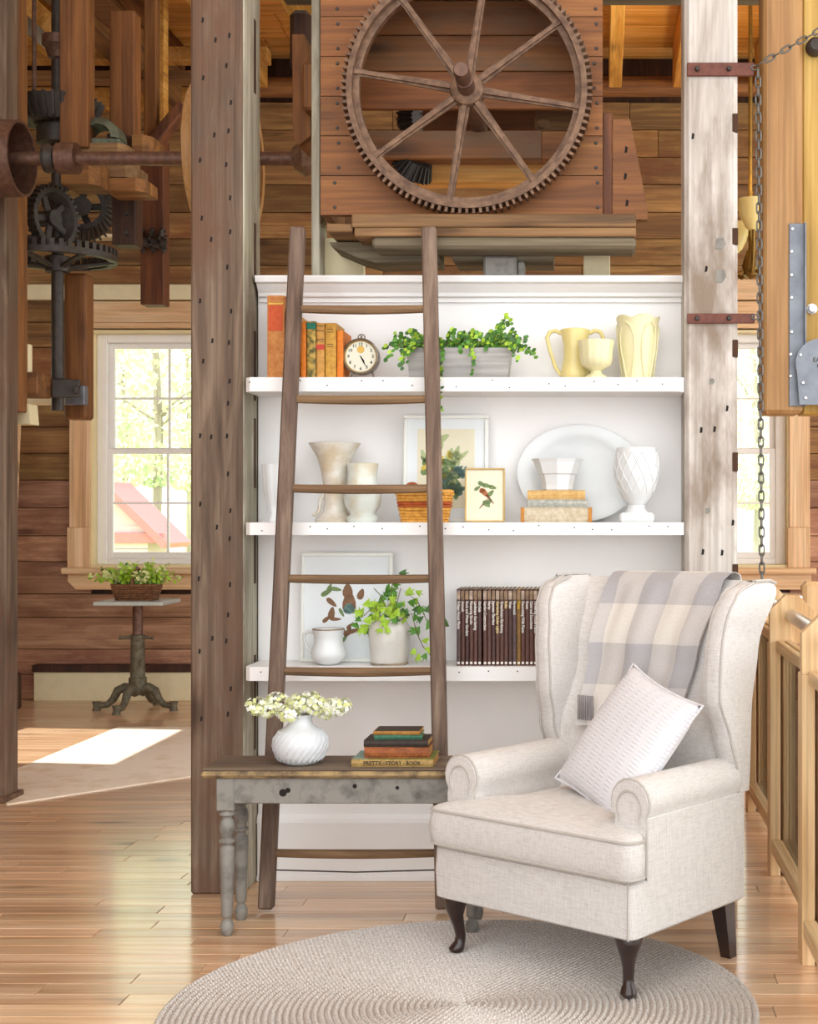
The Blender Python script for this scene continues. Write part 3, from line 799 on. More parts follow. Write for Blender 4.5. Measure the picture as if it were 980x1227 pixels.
# uprights and blocks left of the housing
tag(MB().box(X(373, 5.2), X(383, 5.2), 5.2, 5.34, 0, 3.26, .004).w('upright_strip', M['post_side']), 'narrow pale upright strip left of the gear housing', 'board')
d1 = tag(MB().box(X(346, 5.6), X(371, 5.6), 5.6, 5.78, Z(82, 5.6), Z(10, 5.6), .02).w('timber_block', M['dark_z']), 'dark rounded timber block high left of the gear housing', 'timber')
st_ = MB().prism([(X(351, 5.42), Z(165, 5.42)), (X(358, 5.42), Z(174, 5.42)), (X(372, 5.42), Z(162, 5.42)), (X(368, 5.42), Z(60, 5.42)), (X(364, 5.42), Z(41, 5.42)), (X(350, 5.42), Z(41, 5.42))], 5.42, 5.608, 'Y').w('wooden_lever', M['beam_z'])
tag(st_, 'upright wooden lever arm with a tapered foot left of the gear housing', 'lever')
tag(MB().box(X(362, 5.35), X(384, 5.35), 5.34, 5.5, Z(132, 5.35), Z(75, 5.35), .01).w('bearing_block', M['beam_z']), 'brown bearing block beside the lever arm', 'block')
tag(MB().tube([(X(352, 6.3), 6.3, Z(190, 6.3)), (X(366, 6.3), 6.3, Z(189, 6.3)), (X(386, 6.3), 6.3, Z(190, 6.3))], [.05, .085, .06], 12).w('shaft_bearing', M['rust'], smooth=True), 'rusty bearing lump at the end of the shaft beside the lever arm', 'bearing')
# ================================================================== MILL MACHINERY AT THE LEFT
YS = 6.3                                # the long shaft
zs_ = Z(190, YS)
def timber(name, lbl, a, b_, yt, yb_, Y, dp, mt, c=.006, cat='timber'):
    return tag(MB().box(X(a, Y), X(b_, Y), Y, Y + dp, Z(yb_, Y), Z(yt, Y) if yt is not None else 4.64, c).w(name, M[mt]), lbl, cat)
# post at the edge, standing on the floor
ye = 6.52
pe = thing('timber_post', 'grey weathered post at the plank floor edge left of the side table', 'post', (X(-14, ye), ye + .07, 0))
MB().box(X(-40, ye), X(7, ye), ye, ye + .14, 0.0, 4.64, .008).w('post_body', M['post'], pe)
MB().box(X(-44, ye), X(11, ye), ye - .03, ye + .17, 0.0, .03, .004).w('foot_plate', M['rust'], pe)
timber('hanging_timber', 'narrow brown hanging timber beside the edge post', 9, 23, None, 493, 6.7, .10, 'beam_z')
timber('hanging_timber', 'reddish brown hanging timber with a yellow side above the shaft', 71, 105, None, 176, 6.92, .10, 'beam_z')
timber('hanging_timber', 'dark brown hanging timber topped by a slanted beam above the shaft', 131, 161, 12, 168, 7.35, .11, 'beam_z')
timber('hanging_timber', 'short rough timber ending above the window behind the iron shaft', 76, 103, 327, 502, 7.3, .12, 'beam_z', .012)
timber('hanging_timber', 'red brown hanging timber with a bolt above the window head', 168, 196, 165, 365, 8.4, .12, 'red_z')
timber('hanging_timber', 'thin upright strut beside the slanted ceiling beam', 172, 187, None, 168, 8.0, .07, 'beam_z')
timber('hanging_timber', 'brown upright behind the red brown bolted timber', 178, 197, None, 262, 8.51, .08, 'joist')
bt = timber('bolted_block', 'dark bolted timber block with a pale underside left of the red timber', 134, 162, 230, 293, 7.2, .12, 'dark_z', .004, 'block')
for py in (256, 279):
    MB().lathe([(0, -.012), (.011, -.012), (.014, 0)], 6, (X(152, 7.2), 7.2, Z(py, 7.2)), 'Y').w('bolt', M['iron'], bt)
for i, (a, b_, yt, yb_, Y, mt, lb) in enumerate(((73, 116, 192, 220, 6.78, 'beam_x', 'brown bearing block under the shaft collar'), (96, 150, 171, 190, 6.95, 'platform', 'stepped honey coloured bearing block above the shaft'), (116, 160, 196, 212, 6.95, 'platform', 'honey coloured bearing block below the shaft'), (124, 172, 213, 228, 6.95, 'beam_x', 'lower stepped bearing block carrying the dark bolted block'), (128, 155, 160, 176, 7.1, 'dark_z', 'dark iron-grey block on top of the bearing blocks'), (158, 180, 161, 186, 7.1, 'beam_x', 'rounded brown block on top of the bearing blocks'))):
    x0, x1 = X(a, Y), X(b_, Y)
    tag(MB().prism([(x0, Y), (x1 - .04, Y), (x1, Y + .05), (x1, Y + .22), (x0, Y + .22)], Z(yb_, Y), Z(yt, Y), 'Z').w('bearing_block', M[mt]), lb, 'block')
br = tag(MB().bar((X(183, 8.035), 8.035, Z(174, 8.035)), (X(222, 8.035), 8.035, Z(128, 8.035)), .06, .12, (0, 1, 0), .006).w('diagonal_brace', M['red_z']), 'red brown diagonal brace left of the grey brown post', 'brace')
# overhead beams running into the room and across it
tag(MB().box(-3.1, -2.93, 6.62, 9.95, 4.47, 4.64, .008).w('overhead_beam', M['beam_y']), 'heavy dark overhead beam running towards the window wall', 'beam')
tag(MB().box(-3.09, -2.94, 6.62, 9.9, 4.18, 4.465, .008).w('overhead_beam', M['beam_y']), 'lower slab of the heavy overhead beam', 'beam')
tag(MB().box(XL, -2.2, 9.3, 9.42, Z(72, 9.3), Z(55, 9.3), .006).w('cross_beam', M['joist']), 'honey cross beam below the ceiling boards at the left', 'beam')
tag(MB().box(XL, -2.5, 8.7, 8.82, Z(96, 8.7), Z(84, 8.7), .006).w('cross_beam', M['beam_x']), 'brown lower cross beam at the left behind the machinery', 'beam')
tag(MB().box(XL, X(300, 10.0), 10.0, 10.1, Z(130, 10.0), Z(104, 10.0), .006).w('cross_beam', M['joist']), 'honey beam along the top of the window wall at the left', 'beam')
tag(MB().bar((X(-40, 8.2), 8.2, Z(-30, 8.2)), (X(60, 8.2), 8.2, Z(50, 8.2)), .1, .11, (0, 1, 0), .006).w('diagonal_brace', M['post_side']), 'pale diagonal brace high above the iron gears', 'brace')
tag(MB().bar((X(30, 7.9), 7.9, Z(-70, 7.9)), (X(150, 7.9), 7.9, Z(34, 7.9)), .12, .14, (0, 1, 0), .006).w('diagonal_brace', M['beam_x']), 'brown slanted beam on top of the dark hanging timber', 'brace')
tag(MB().bar((X(-45, 7.7), 7.7, Z(-68, 7.7)), (X(68, 7.7), 7.7, Z(36, 7.7)), .1, .08, (0, 1, 0), .006).w('diagonal_brace', M['joist']), 'honey slanted board over the iron shaft head', 'brace')

# long shaft with pulleys and collars
sh = thing('line_shaft', 'long rusty horizontal line shaft with collars and a flat pulley', 'shaft', (X(170, YS), YS, zs_ - .17))
MB().lathe([(0, X(-60, YS)), (.031, X(-60, YS)), (.031, X(354, YS + .0)), (0, X(354, YS))], 16, (0, YS, zs_), 'X').w('shaft_bar', M['iron_rust'], sh, True)
MB().lathe([(.04, X(53, YS)), (.062, X(54, YS)), (.066, X(58, YS)), (.05, X(66, YS)), (.03, X(68, YS))], 20, (0, YS, zs_), 'X').w('collar', M['iron'], sh, True)
MB().lathe([(.03, X(70, YS)), (.07, X(70, YS)), (.07, X(93, YS)), (.03, X(93, YS))], 22, (0, YS, zs_), 'X').w('collar', M['iron_rust'], sh, True)
pa, pb = X(-55, YS), X(27, YS)
MB().lathe([(.168, pa), (.172, (pa + pb) / 2), (.168, pb), (.155, pb), (.158, (pa + pb) / 2), (.155, pa), (.168, pa)], 40, (0, YS, zs_), 'X').w('pulley_rim', M['iron_rust'], sh, True)
for k in range(4):
    a = PI / 4 + k * PI / 2
    MB().bar((pa + .1, YS + .03 * math.cos(a), zs_ + .03 * math.sin(a)), (pa + .1, YS + .157 * math.cos(a), zs_ + .157 * math.sin(a)), .04, .02, (1, 0, 0), .004).w('pulley_spoke', M['iron_rust'], sh)
# wooden drum wheel behind the post
dw = thing('drum_wheel', 'wide wooden drum wheel on the shaft behind the grey brown post', 'wheel', (-1.68, YS, zs_ - .36))
MB().lathe([(.325, -1.782), (.336, -1.776), (.336, -1.584), (.325, -1.578), (.285, -1.578), (.285, -1.782), (.325, -1.782)], 56, (0, YS, zs_), 'X').w('rim', M['honey_z'], dw, True)
for k in range(6):
    a = PI / 6 + k * PI / 3
    MB().bar((-1.68, YS + .04 * math.cos(a), zs_ + .04 * math.sin(a)), (-1.68, YS + .287 * math.cos(a), zs_ + .287 * math.sin(a)), .06, .05, (1, 0, 0), .005).w('spoke', M['beam_z'], dw)
MB().lathe([(.033, -1.77), (.075, -1.77), (.075, -1.59), (.033, -1.59)], 20, (0, YS, zs_), 'X').w('hub', M['iron'], dw, True)

# upright iron shaft with crown gear, bevel gear and clutch bracket
YV = 7.1
vx = X(69, YV)
us = thing('upright_shaft', 'upright dark iron shaft carrying a horizontal crown gear', 'shaft', (vx, YV, Z(492, YV)))
MB().cyl((vx, YV, Z(492, YV)), (vx, YV, 4.3), .03, 14).w('shaft_bar', M['iron'], us, True)
MB().lathe([(.03, Z(72, YV)), (.045, Z(70, YV)), (.06, Z(58, YV)), (.075, Z(55, YV)), (.075, Z(44, YV)), (.05, Z(42, YV)), (.03, Z(40, YV))], 18, (vx, YV, 0), 'Z').w('collar', M['iron_rust'], us, True)
def crown_gear(parent, c, R, h, tooth, n, mat, sg=1, cone=0.0, spokes=6):
    x, y_, z0 = c
    m = MB(); m.lathe([(R, 0), (R - cone, sg * h), (R - .035 - cone, sg * h), (R - .035, 0), (R, 0)], 48, c, 'Z')
    m.w('gear_rim', mat, parent, True)
    t = MB()
    for k in range(n):
        a = 2 * PI * k / n; da = PI / n * .5
        P = []
        for zz in (h, h + tooth):
            for rr_ in (R - .034 - cone, R - cone * (zz / h if h else 1)):
                for s_ in (-1, 1):
                    P.append((x + rr_ * math.cos(a + s_ * da), y_ + rr_ * math.sin(a + s_ * da), z0 + sg * zz))
        t.add(P, [(0, 1, 3, 2), (4, 6, 7, 5), (0, 4, 5, 1), (2, 3, 7, 6), (0, 2, 6, 4), (1, 5, 7, 3)])
    t.w('teeth', mat, parent)
    for k in range(spokes):
        a = 2 * PI * k / spokes + .3
        MB().bar((x + .03 * math.cos(a), y_ + .03 * math.sin(a), z0 - sg * .035), (x + (R - .02) * math.cos(a), y_ + (R - .02) * math.sin(a), z0 + sg * .005), .03, .018, (0, 0, 1), .004).w('gear_spoke', mat, parent)
    MB().lathe([(.03, -sg * .055), (.06, -sg * .055), (.065, sg * .02), (.03, sg * .03)], 18, c, 'Z').w('gear_hub', mat, parent, True)
crown_gear(us, (vx, YV, Z(313, YV)), .288, .03, .034, 44, M['iron'])
def cone_gear(parent, o, d, R0, R1, w_, n, mat, hub=.05):
    """bevel gear: a ribbed cone ring round axis d"""
    d = Vector(d).normalized(); u = d.orthogonal().normalized(); v_ = d.cross(u); o = Vector(o)
    def P(r, a, h): return tuple(o + (u * math.cos(a) + v_ * math.sin(a)) * r + d * h)
    m = MB(); nn = 40
    m.loft([[P(r, 2 * PI * k / nn, h) for k in range(nn)] for (r, h) in ((R0, 0), (R1, w_), (R1 - .025, w_), (R0 - .05, 0), (R0, 0))], False, False).w('gear_rim', mat, parent, True)
    t = MB()
    for k in range(n):
        a = 2 * PI * k / n; da = PI / n * .45; V = []
        for (r, h, e) in ((R0 - .004, 0, .022), (R1 - .004, w_, .016)):
            V += [P(r, a - da, h), P(r, a + da, h), P(r + e, a + da * .6, h + e * .3), P(r + e, a - da * .6, h + e * .3)]
        t.add(V, [(0, 1, 2, 3), (4, 7, 6, 5), (0, 4, 5, 1), (2, 6, 7, 3), (1, 5, 6, 2), (0, 3, 7, 4)])
    t.w('teeth', mat, parent)
    for k in range(5):
        a = 2 * PI * k / 5
        MB().bar(P(.02, a, .01), P(R0 - .03, a, .012), .035, .02, d, .004).w('gear_spoke', mat, parent)
    MB().tube([P(0, 0, -.05), P(0, 0, w_ * .9)], hub, 16).w('gear_hub', mat, parent, True)
g1 = thing('bevel_gear', 'dark conical iron gear high on the upright shaft', 'gear', (vx, YV, Z(175, YV)))
cone_gear(g1, (vx, YV, Z(150, YV)), (0, 0, 1), .16, .215, .11, 30, M['iron'], .075)
MB().lathe([(.03, Z(173, YV)), (.1, Z(173, YV)), (.1, Z(153, YV)), (.03, Z(153, YV))], 18, (vx, YV, 0), 'Z').w('hub_block', M['iron'], g1, True)
gc = Vector((X(86, 7.3), 7.42, Z(243, 7.3)))
g2 = thing('bevel_gear', 'dark conical iron gear wheel facing out above the crown gear', 'gear', gc - Vector((0, 0, .18)))
cone_gear(g2, gc, (.42, -.9, -.05), .175, .12, .085, 36, M['iron'])
gd = Vector((X(58, 7.0), 7.0, Z(262, 7.0)))
g3 = thing('spur_gear', 'thin iron spur gear seen edge on beside the upright shaft', 'gear', gd - Vector((0, 0, .17)))
cone_gear(g3, gd, (.93, -.36, .0), .15, .15, .05, 32, M['iron'], .04)
g4c = Vector((X(160, 8.0), 8.0, Z(292, 8.0)))
sp = thing('pinion', 'small spiky iron pinion beside the red bolted timber', 'gear', (X(180, 8.37), 8.37, Z(288, 8.37) - .08))
sm = MB(); c4 = Vector((X(180, 8.37), 8.37, Z(288, 8.37)))
sm.tube([c4 + Vector((-.09, -.02, 0)), c4 + Vector((.09, .02, -.02))], .035, 12)
sm.w('body', M['iron'], sp, True)
for k in range(12):
    a = 2 * PI * k / 12
    for ox in (-.06, .0, .06):
        q = c4 + Vector((ox, 0, 0))
        MB().tube([q + Vector((0, .03 * math.cos(a), .03 * math.sin(a))), q + Vector((.02, .075 * math.cos(a), .075 * math.sin(a)))], [.012, .006], 5).w('spike', M['iron'], sp)
hz_ = thing('gear_cover', 'grey green curved iron gear cover behind the hanging timber', 'cover', (X(121, 7.0), 7.0, Z(171, 6.95)))
cc = Vector((X(121, 7.0), 6.97, Z(171, 6.95) + .0605))
M['grey_green'] = plain('grey_green_iron', '#6f7764', .6, .2, sc=20, col2='#4b5044')
MB().loft([[(cc.x + r * math.cos(PI * k / 12), cc.y + d_, cc.z + r * math.sin(PI * k / 12) - .03) for k in range(13)] for (r, d_) in ((.10, 0), (.065, -.02), (.06, .1), (.10, .12), (.10, 0))], False, False, False).w('shell', M['grey_green'], hz_, True)
MB().box(cc.x - .1, cc.x + .1, cc.y, cc.y + .12, cc.z - .06, cc.z - .03, .005).w('foot', M['grey_green'], hz_)
# bracket foot of the upright shaft
bk = thing('shaft_bracket', 'dark iron bracket block at the foot of the upright shaft', 'bracket', (X(70, 7.0), 7.0, Z(477, 7.0)))
MB().box(X(46, 6.98), X(78, 6.98), 6.98, 7.06, Z(475, 6.98), Z(453, 6.98), .004).w('arm', M['iron'], bk)
MB().box(X(64, 6.98), X(97, 6.98), 6.955, 6.979, Z(477, 6.98), Z(455, 6.98), .004).w('clamp', M['iron'], bk)
MB().lathe([(0, -.015), (.018, -.012), (.022, 0)], 10, (X(91, 6.955), 6.955, Z(467, 6.955)), 'Y').w('bolt', M['iron'], bk)
MB().box(X(82, 7.3), X(106, 7.3), 7.24, 7.298, Z(486, 7.3), Z(463, 7.3), .004).w('pale_plate', M['grey_metal'], bk)
timber('wedge_block', 'brown wooden wedge block between the edge post and the iron bracket', 12, 45, 446, 474, 6.795, .18, 'beam_x', .006, 'block')
timber('wedge_block', 'pale lit board behind the wooden wedge block', 22, 35, 412, 446, 6.8, .04, 'cream_board', .004, 'board')
timber('ledger_board', 'pale ledger board below the wooden wedge block', 6, 96, 474, 484, 7.40, .10, 'cream_board', .004, 'board')
tag(MB().prism([(X(8, 6.79), Z(508, 6.79)), (X(36, 6.79), Z(508, 6.79)), (X(34, 6.79), Z(484, 6.79)), (X(8, 6.79), Z(484, 6.79))], 6.79, 6.9, 'Y').w('corbel_block', M['cream_board']), 'pale corbel block under the ledger board', 'block')
# iron lever arms low on the machinery
tag(MB().tube([(X(4, 6.9), 6.9, Z(240, 6.9)), (X(34, 6.9), 6.95, Z(257, 6.9))], .028, 12).w('lever_rod', M['iron_rust'], smooth=True), 'rusty stub rod pointing down beside the flat pulley', 'rod')
tag(MB().box(X(18, 7.25), X(60, 7.25), 7.25, 7.33, Z(294, 7.25), Z(281, 7.25), .004).w('iron_block', M['iron']), 'dark iron block beside the crown gear', 'block')
tag(MB().cyl((X(41, 7.6), 7.6, Z(122, 7.6)), (X(41, 7.6), 7.6, 4.64), .012, 8).w('thin_rod', M['iron_rust']), 'thin upright rod hanging from the ceiling above the conical gear', 'rod')
tag(MB().box(X(88, 10.1), X(134, 10.1), 10.1, 10.25, Z(284, 10.1), Z(280, 10.1), .003).w('ledge_strip', M['cream_board']), 'pale narrow shelf behind the dark iron gears', 'board')

# leaning ladder by the window wall corner
lb_ = thing('leaning_ladder', 'pale wooden ladder leaning in the corner beside the window', 'ladder', (X(4, 9.0), 9.2, 0))
for (a0, a1) in ((9, 19), (-20, -6)):
    MB().bar((X(a0, 9.0) - .03, 9.0, .0), (X(a1, 9.9), 9.9, Z(505, 9.9)), .05, .07, (0, 1, 0), .005).w('rail', M['pine_z'], lb_)
for k in range(7):
    f = .1 + k * .14
    p = Vector((X(9, 9.0) - .03, 9.0, 0)).lerp(Vector((X(19, 9.9), 9.9, Z(505, 9.9))), f); q = Vector((X(-20, 9.0) - .03, 9.0, 0)).lerp(Vector((X(-6, 9.9), 9.9, Z(505, 9.9))), f)
    MB().cyl(p, q, .014, 8).w('rung', M['pine_z'], lb_, True)
dx = tag(MB().box(X(8, 9.6), X(16, 9.6), 9.6, 9.75, 0, Z(808, 9.6), .015).w('floor_box', M['dark_z']), 'small black box on the floor in the corner by the window wall', 'box')

# ================================================================== SIDE TABLE WITH BASKET
YTb = 9.7
tx = X(165, YTb)
M['table_iron'] = plain('olive_iron', '#77715a', .55, .3, sc=30, col2='#524c3e', bmp=.15)
M['slate'] = plain('grey_slate_top', '#b8beb8', .35, var=.15)
ztb = Z(719, YTb)
sd = thing('side_table', 'iron pedestal side table with a square slate top under the window', 'table', (tx, YTb, 0))
MB().box(tx - .235, tx + .235, YTb - .21, YTb + .21, ztb - .028, ztb, .006).w('table_top', M['slate'], sd)
MB().lathe([(.13, ztb - .034), (.13, ztb - .029), (.035, ztb - .028)][::-1], 24, (tx, YTb, 0)).w('top_flange', M['table_iron'], sd, True)
MB().lathe([(.034, Z(768, YTb)), (.034, ztb - .034)], 18, (tx, YTb, 0)).w('screw_post', M['iron_rust'], sd, True)
MB().lathe([(.03, Z(826, YTb)), (.06, Z(824, YTb)), (.06, Z(812, YTb)), (.05, Z(811, YTb)), (.046, Z(768, YTb)), (.05, Z(765, YTb)), (.03, Z(764, YTb))], 20, (tx, YTb, 0)).w('sleeve', M['table_iron'], sd, True)
zc = Z(763, YTb)
hb = MB().lathe([(.03, zc - .02), (.05, zc - .015), (.05, zc + .012), (.03, zc + .018)], 16, (tx, YTb, 0)); hb.w('clamp_collar', M['table_iron'], sd, True)
for s_ in (-1, 1):
    MB().tube([(tx + s_ * .04, YTb - .02, zc), (tx + s_ * .1, YTb - .03, zc - .006), (tx + s_ * .115, YTb - .03, zc - .003)], [.012, .009, .017], 8).w('clamp_handle', M['table_iron'], sd, True)
MB().tube([(tx + .03, YTb - .05, Z(797, YTb)), (tx + .045, YTb - .06, Z(793, YTb)), (tx + .06, YTb - .06, Z(789, YTb))], [.01, .012, .009], 8).w('set_screw', M['table_iron'], sd, True)
for a in (math.radians(-12), math.radians(192), math.radians(258), math.radians(80)):
    d = Vector((math.cos(a), math.sin(a), 0)); c = Vector((tx, YTb, 0))
    pts = [c + d * r + Vector((0, 0, h)) for (r, h) in ((.03, .135), (.09, .15), (.13, .135), (.16, .075), (.2, .038), (.27, .032))]
    lg = MB().tube(pts, [.045, .036, .03, .026, .022, .022], 10).w('leg', M['table_iron'], sd, True)
    e = c + d * .27
    MB().tube([e + Vector((0, 0, 0)), e + Vector((0, 0, .03)), e + Vector((0, 0, .062))], [.03, .022, .03], 10).w('foot_pad', M['table_iron'], lg, True)

def weave(m, cx, cy, z0, rows, h, hx, hy, rad, amp, grow=0.0, n=64, waves=16):
    for i in range(rows):
        z = z0 + (i + .5) * h; g = 1 + grow * i / max(1, rows - 1)
        rp = rrect(hx * g, hy * g, min(hx, hy) * .5 * g, n // 4 - 1)
        pth = []
        for k, (x, y_) in enumerate(rp):
            q = 1 + amp * math.sin(2 * PI * waves * k / len(rp) + PI * (i % 2))
            pth.append((cx + x * q, cy + y_ * q, z))
        m.tube(pth, rad, 5, True)
    return m
M['wicker'] = plain('brown_wicker', '#8a5c3a', .6, sc=50, col2='#5a3820')
M['wicker_gold'] = plain('golden_wicker', '#ecb452', .5, sc=60, col2='#c88a34')
M['wicker_red'] = plain('reddish_wicker', '#c8642c', .5, sc=60, col2='#a04a20')
bk2 = thing('flower_basket', 'brown wicker basket of yellow green foliage on the side table', 'basket', (tx - .005, YTb, ztb))
weave(MB(), tx - .005, YTb, ztb, 7, .016, .125, .085, .0095, .03, .2).w('weave', M['wicker'], bk2, True)
MB().box(tx - .12, tx + .11, YTb - .08, YTb + .08, ztb + .001, ztb + .012).w('basket_base', M['wicker'], bk2)
MB().tube([(tx - .005, YTb - .1, ztb + .1)] + [(tx - .005, YTb - .1 * math.cos(PI * k / 10), ztb + .1 + .12 * math.sin(PI * k / 10)) for k in range(1, 10)] + [(tx - .005, YTb + .1, ztb + .1)], .011, 6, flat=1.4).w('handle', M['wicker'], bk2, True)
def sprig(m, rnd, p, d, L, nl, s_, droop=.4):
    pts = []
    for i in range(nl):
        f = (i + 1) / nl
        q = Vector(p) + Vector(d) * L * f + Vector((0, 0, -droop * L * f * f))
        for _ in range(2):
            u = Vector((rnd.gauss(0, 1), rnd.gauss(0, 1), rnd.gauss(0, .7))).normalized(); v_ = u.orthogonal().normalized()
            r = s_ * rnd.uniform(.7, 1.25)
            c = q + u * r
            m.add([c - u * r, c + v_ * r * .6, c + u * r, c - v_ * r * .6], [(0, 1, 2, 3)])
    return m
rnd = random.Random(3)
for mt, cnt in (('leaf_lime', 80), ('petal_lime', 50), ('leaf', 14)):
    m = MB()
    for k in range(cnt):
        a = rnd.uniform(0, 2 * PI); e = rnd.uniform(.15, 1.0)
        d = Vector((math.cos(a) * 1.25, math.sin(a) * .7, .4 + e * .9)).normalized()
        sprig(m, rnd, (tx - .005 + rnd.uniform(-.09, .09), YTb + rnd.uniform(-.05, .05), ztb + .1), d, rnd.uniform(.1, .27), 8, .019, .25)
    tag(m.w('foliage', M[mt], bk2), kind='stuff')

# ================================================================== CHANDELIER BEHIND THE WHITE POST
YL = 8.2
lx = X(899, YL)
M['amber_glass'] = plain('amber_shade_glass', '#f0dc92', .3, var=.08)
M['brass'] = plain('aged_brass', '#8c6c30', .35, .7, sc=30, var=.3)
ch = thing('chandelier', 'brass chandelier with pale amber bell shades behind the white post', 'lamp', (lx, YL, Z(335, YL)))
MB().cyl((lx, YL, Z(330, YL)), (lx, YL, 4.64), .012, 8).w('rod', M['brass'], ch, True)
MB().lathe([(0, Z(335, YL)), (.04, Z(330, YL)), (.05, Z(318, YL)), (.02, Z(300, YL))], 14, (lx, YL, 0)).w('body', M['brass'], ch, True)
for k, (a, zz) in enumerate(((.2, 0), (2.0, 0), (3.3, 0), (4.7, .06), (5.6, -.1))):
    ex, ey = lx + .19 * math.cos(a), YL + .19 * math.sin(a)
    zb2 = Z(300, YL) + .02 + zz
    arm = MB().tube([(lx, YL, Z(322, YL)), (lx + .1 * math.cos(a), YL + .1 * math.sin(a), Z(330, YL)), (ex, ey, Z(322, YL) + .02 + zz), (ex, ey, zb2)], .011, 8).w('arm', M['brass'], ch, True)
    shd = MB().lathe([(.03, zb2), (.05, zb2 + .02), (.075, zb2 + .07), (.095, zb2 + .14), (.1, zb2 + .17), (.097, zb2 + .17), (.07, zb2 + .07), (.03, zb2 + .01)], 20, (ex, ey, 0)).w('shade', M['amber_glass'], ch, True)

# ================================================================== RAILING AT THE RIGHT
M['rail_z'] = wood('railing_fir', '#c49a66', '#e0bd8c', '#ecd2a8', 'Z', .8, .5, .06, .2)
M['rail_y'] = wood('railing_fir_long', '#c49a66', '#e0bd8c', '#ecd2a8', 'Y', .8, .5, .06, .2)
def rx(Y): return .685 + (Y - 5.17) * .03          # line of the railing
rl = thing('glass_railing', 'fir stair railing with octagonal heads, steel pipe and glass panels behind the armchair', 'railing', (rx(5.17), 5.2, 0))
PY = (4.13, 5.17, 6.3)
for Yp in PY:
    x = rx(Yp) + .015
    zt2, zb3, hw = 1.03, .855, .08
    hd = MB().prism([(x - hw, zb3), (x + hw, zb3), (x + hw, zt2 - .055), (x + hw - .055, zt2), (x - hw + .055, zt2), (x - hw, zt2 - .055)], Yp, Yp + .045, 'Y').w('post_head', M['rail_z'], rl)
    MB().box(x - hw, x - hw + .038, Yp, Yp + .09, 0, zb3, .003).w('post', M['rail_z'], rl)
    MB().box(x - hw + .048, x - hw + .086, Yp, Yp + .09, 0, zb3, .003).w('post', M['rail_z'], rl)
zpipe = .955
MB().cyl((rx(2.9) + .015, 2.9, zpipe), (rx(6.4) + .015, 6.4, zpipe), .024, 18).w('handrail_pipe', M['steel'], rl, True)
for (a, b_) in ((3.0, PY[0]), (PY[0] + .09, PY[1]), (PY[1] + .09, PY[2])):
    xa, xb = rx((a + b_) / 2) - .03, rx((a + b_) / 2) + .028
    MB().box(xa, xa + .024, a + .002, b_ - .002, .825, .865, .003).w('top_rail', M['rail_y'], rl)
    MB().box(xb - .024, xb, a + .002, b_ - .002, .825, .865, .003).w('top_rail', M['rail_y'], rl)
    MB().box(xa - .015, xa + .024, a + .002, b_ - .002, .085, .135, .003).w('bottom_rail', M['rail_y'], rl)
    MB().box(xb - .024, xb + .015, a + .002, b_ - .002, .085, .135, .003).w('bottom_rail', M['rail_y'], rl)
    MB().box(xa + .026, xb - .026, a + .01, b_ - .01, .09, .86).w('pane', M['glass_rail'], rl)
# return railing across the far side
MB().box(X(961, 6.35), X(961, 6.35) + .09, 6.33, 6.42, 0, Z(697, 6.35), .02).w('post', M['rail_z'], rl)
MB().cyl((rx(6.35) + .02, 6.37, .955), (1.9, 6.37, .955), .022, 14).w('handrail_pipe', M['steel'], rl, True)
MB().box(X(968, 4.2), X(1010, 4.2), 4.22, 4.26, Z(812, 4.2) - .03, Z(803, 4.2), .004).w('bracket_block', M['rail_z'], rl)

# lamps inside the shades
for a in (2.0, 4.7):
    ld = bpy.data.lights.new('bulb', 'POINT'); ld.energy = 22; ld.color = (1.0, .8, .5); ld.shadow_soft_size = .04
    lo = bpy.data.objects.new('bulb', ld); COL.objects.link(lo); lo.parent = ch
    lo.location = (.19 * math.cos(a), .19 * math.sin(a), Z(300, YL) + .14 - ch.location.z)
# small gears behind the opening of the housing
for (px, py, d, r, lb) in ((492, 146, (.8, -.6, 0), .075, 'small iron gear seen high inside the round housing opening'), (492, 207, (.5, -.5, .7), .07, 'small iron gear seen low inside the round housing opening')):
    yy = 5.8 if py < 180 else 5.5
    c = Vector((X(px, yy), yy, Z(py, yy)))
    g = thing('inner_gear', lb, 'gear', c - Vector((0, 0, r + .02)))
    cone_gear(g, c, d, r, r * .7, .06, 22, M['iron'], .03)
    MB().cyl(c, c + (Vector((0, 0, 1.6)) if py < 180 else Vector((0, .09, 0))), .016, 8).w('gear_spindle', M['iron'], g, True)
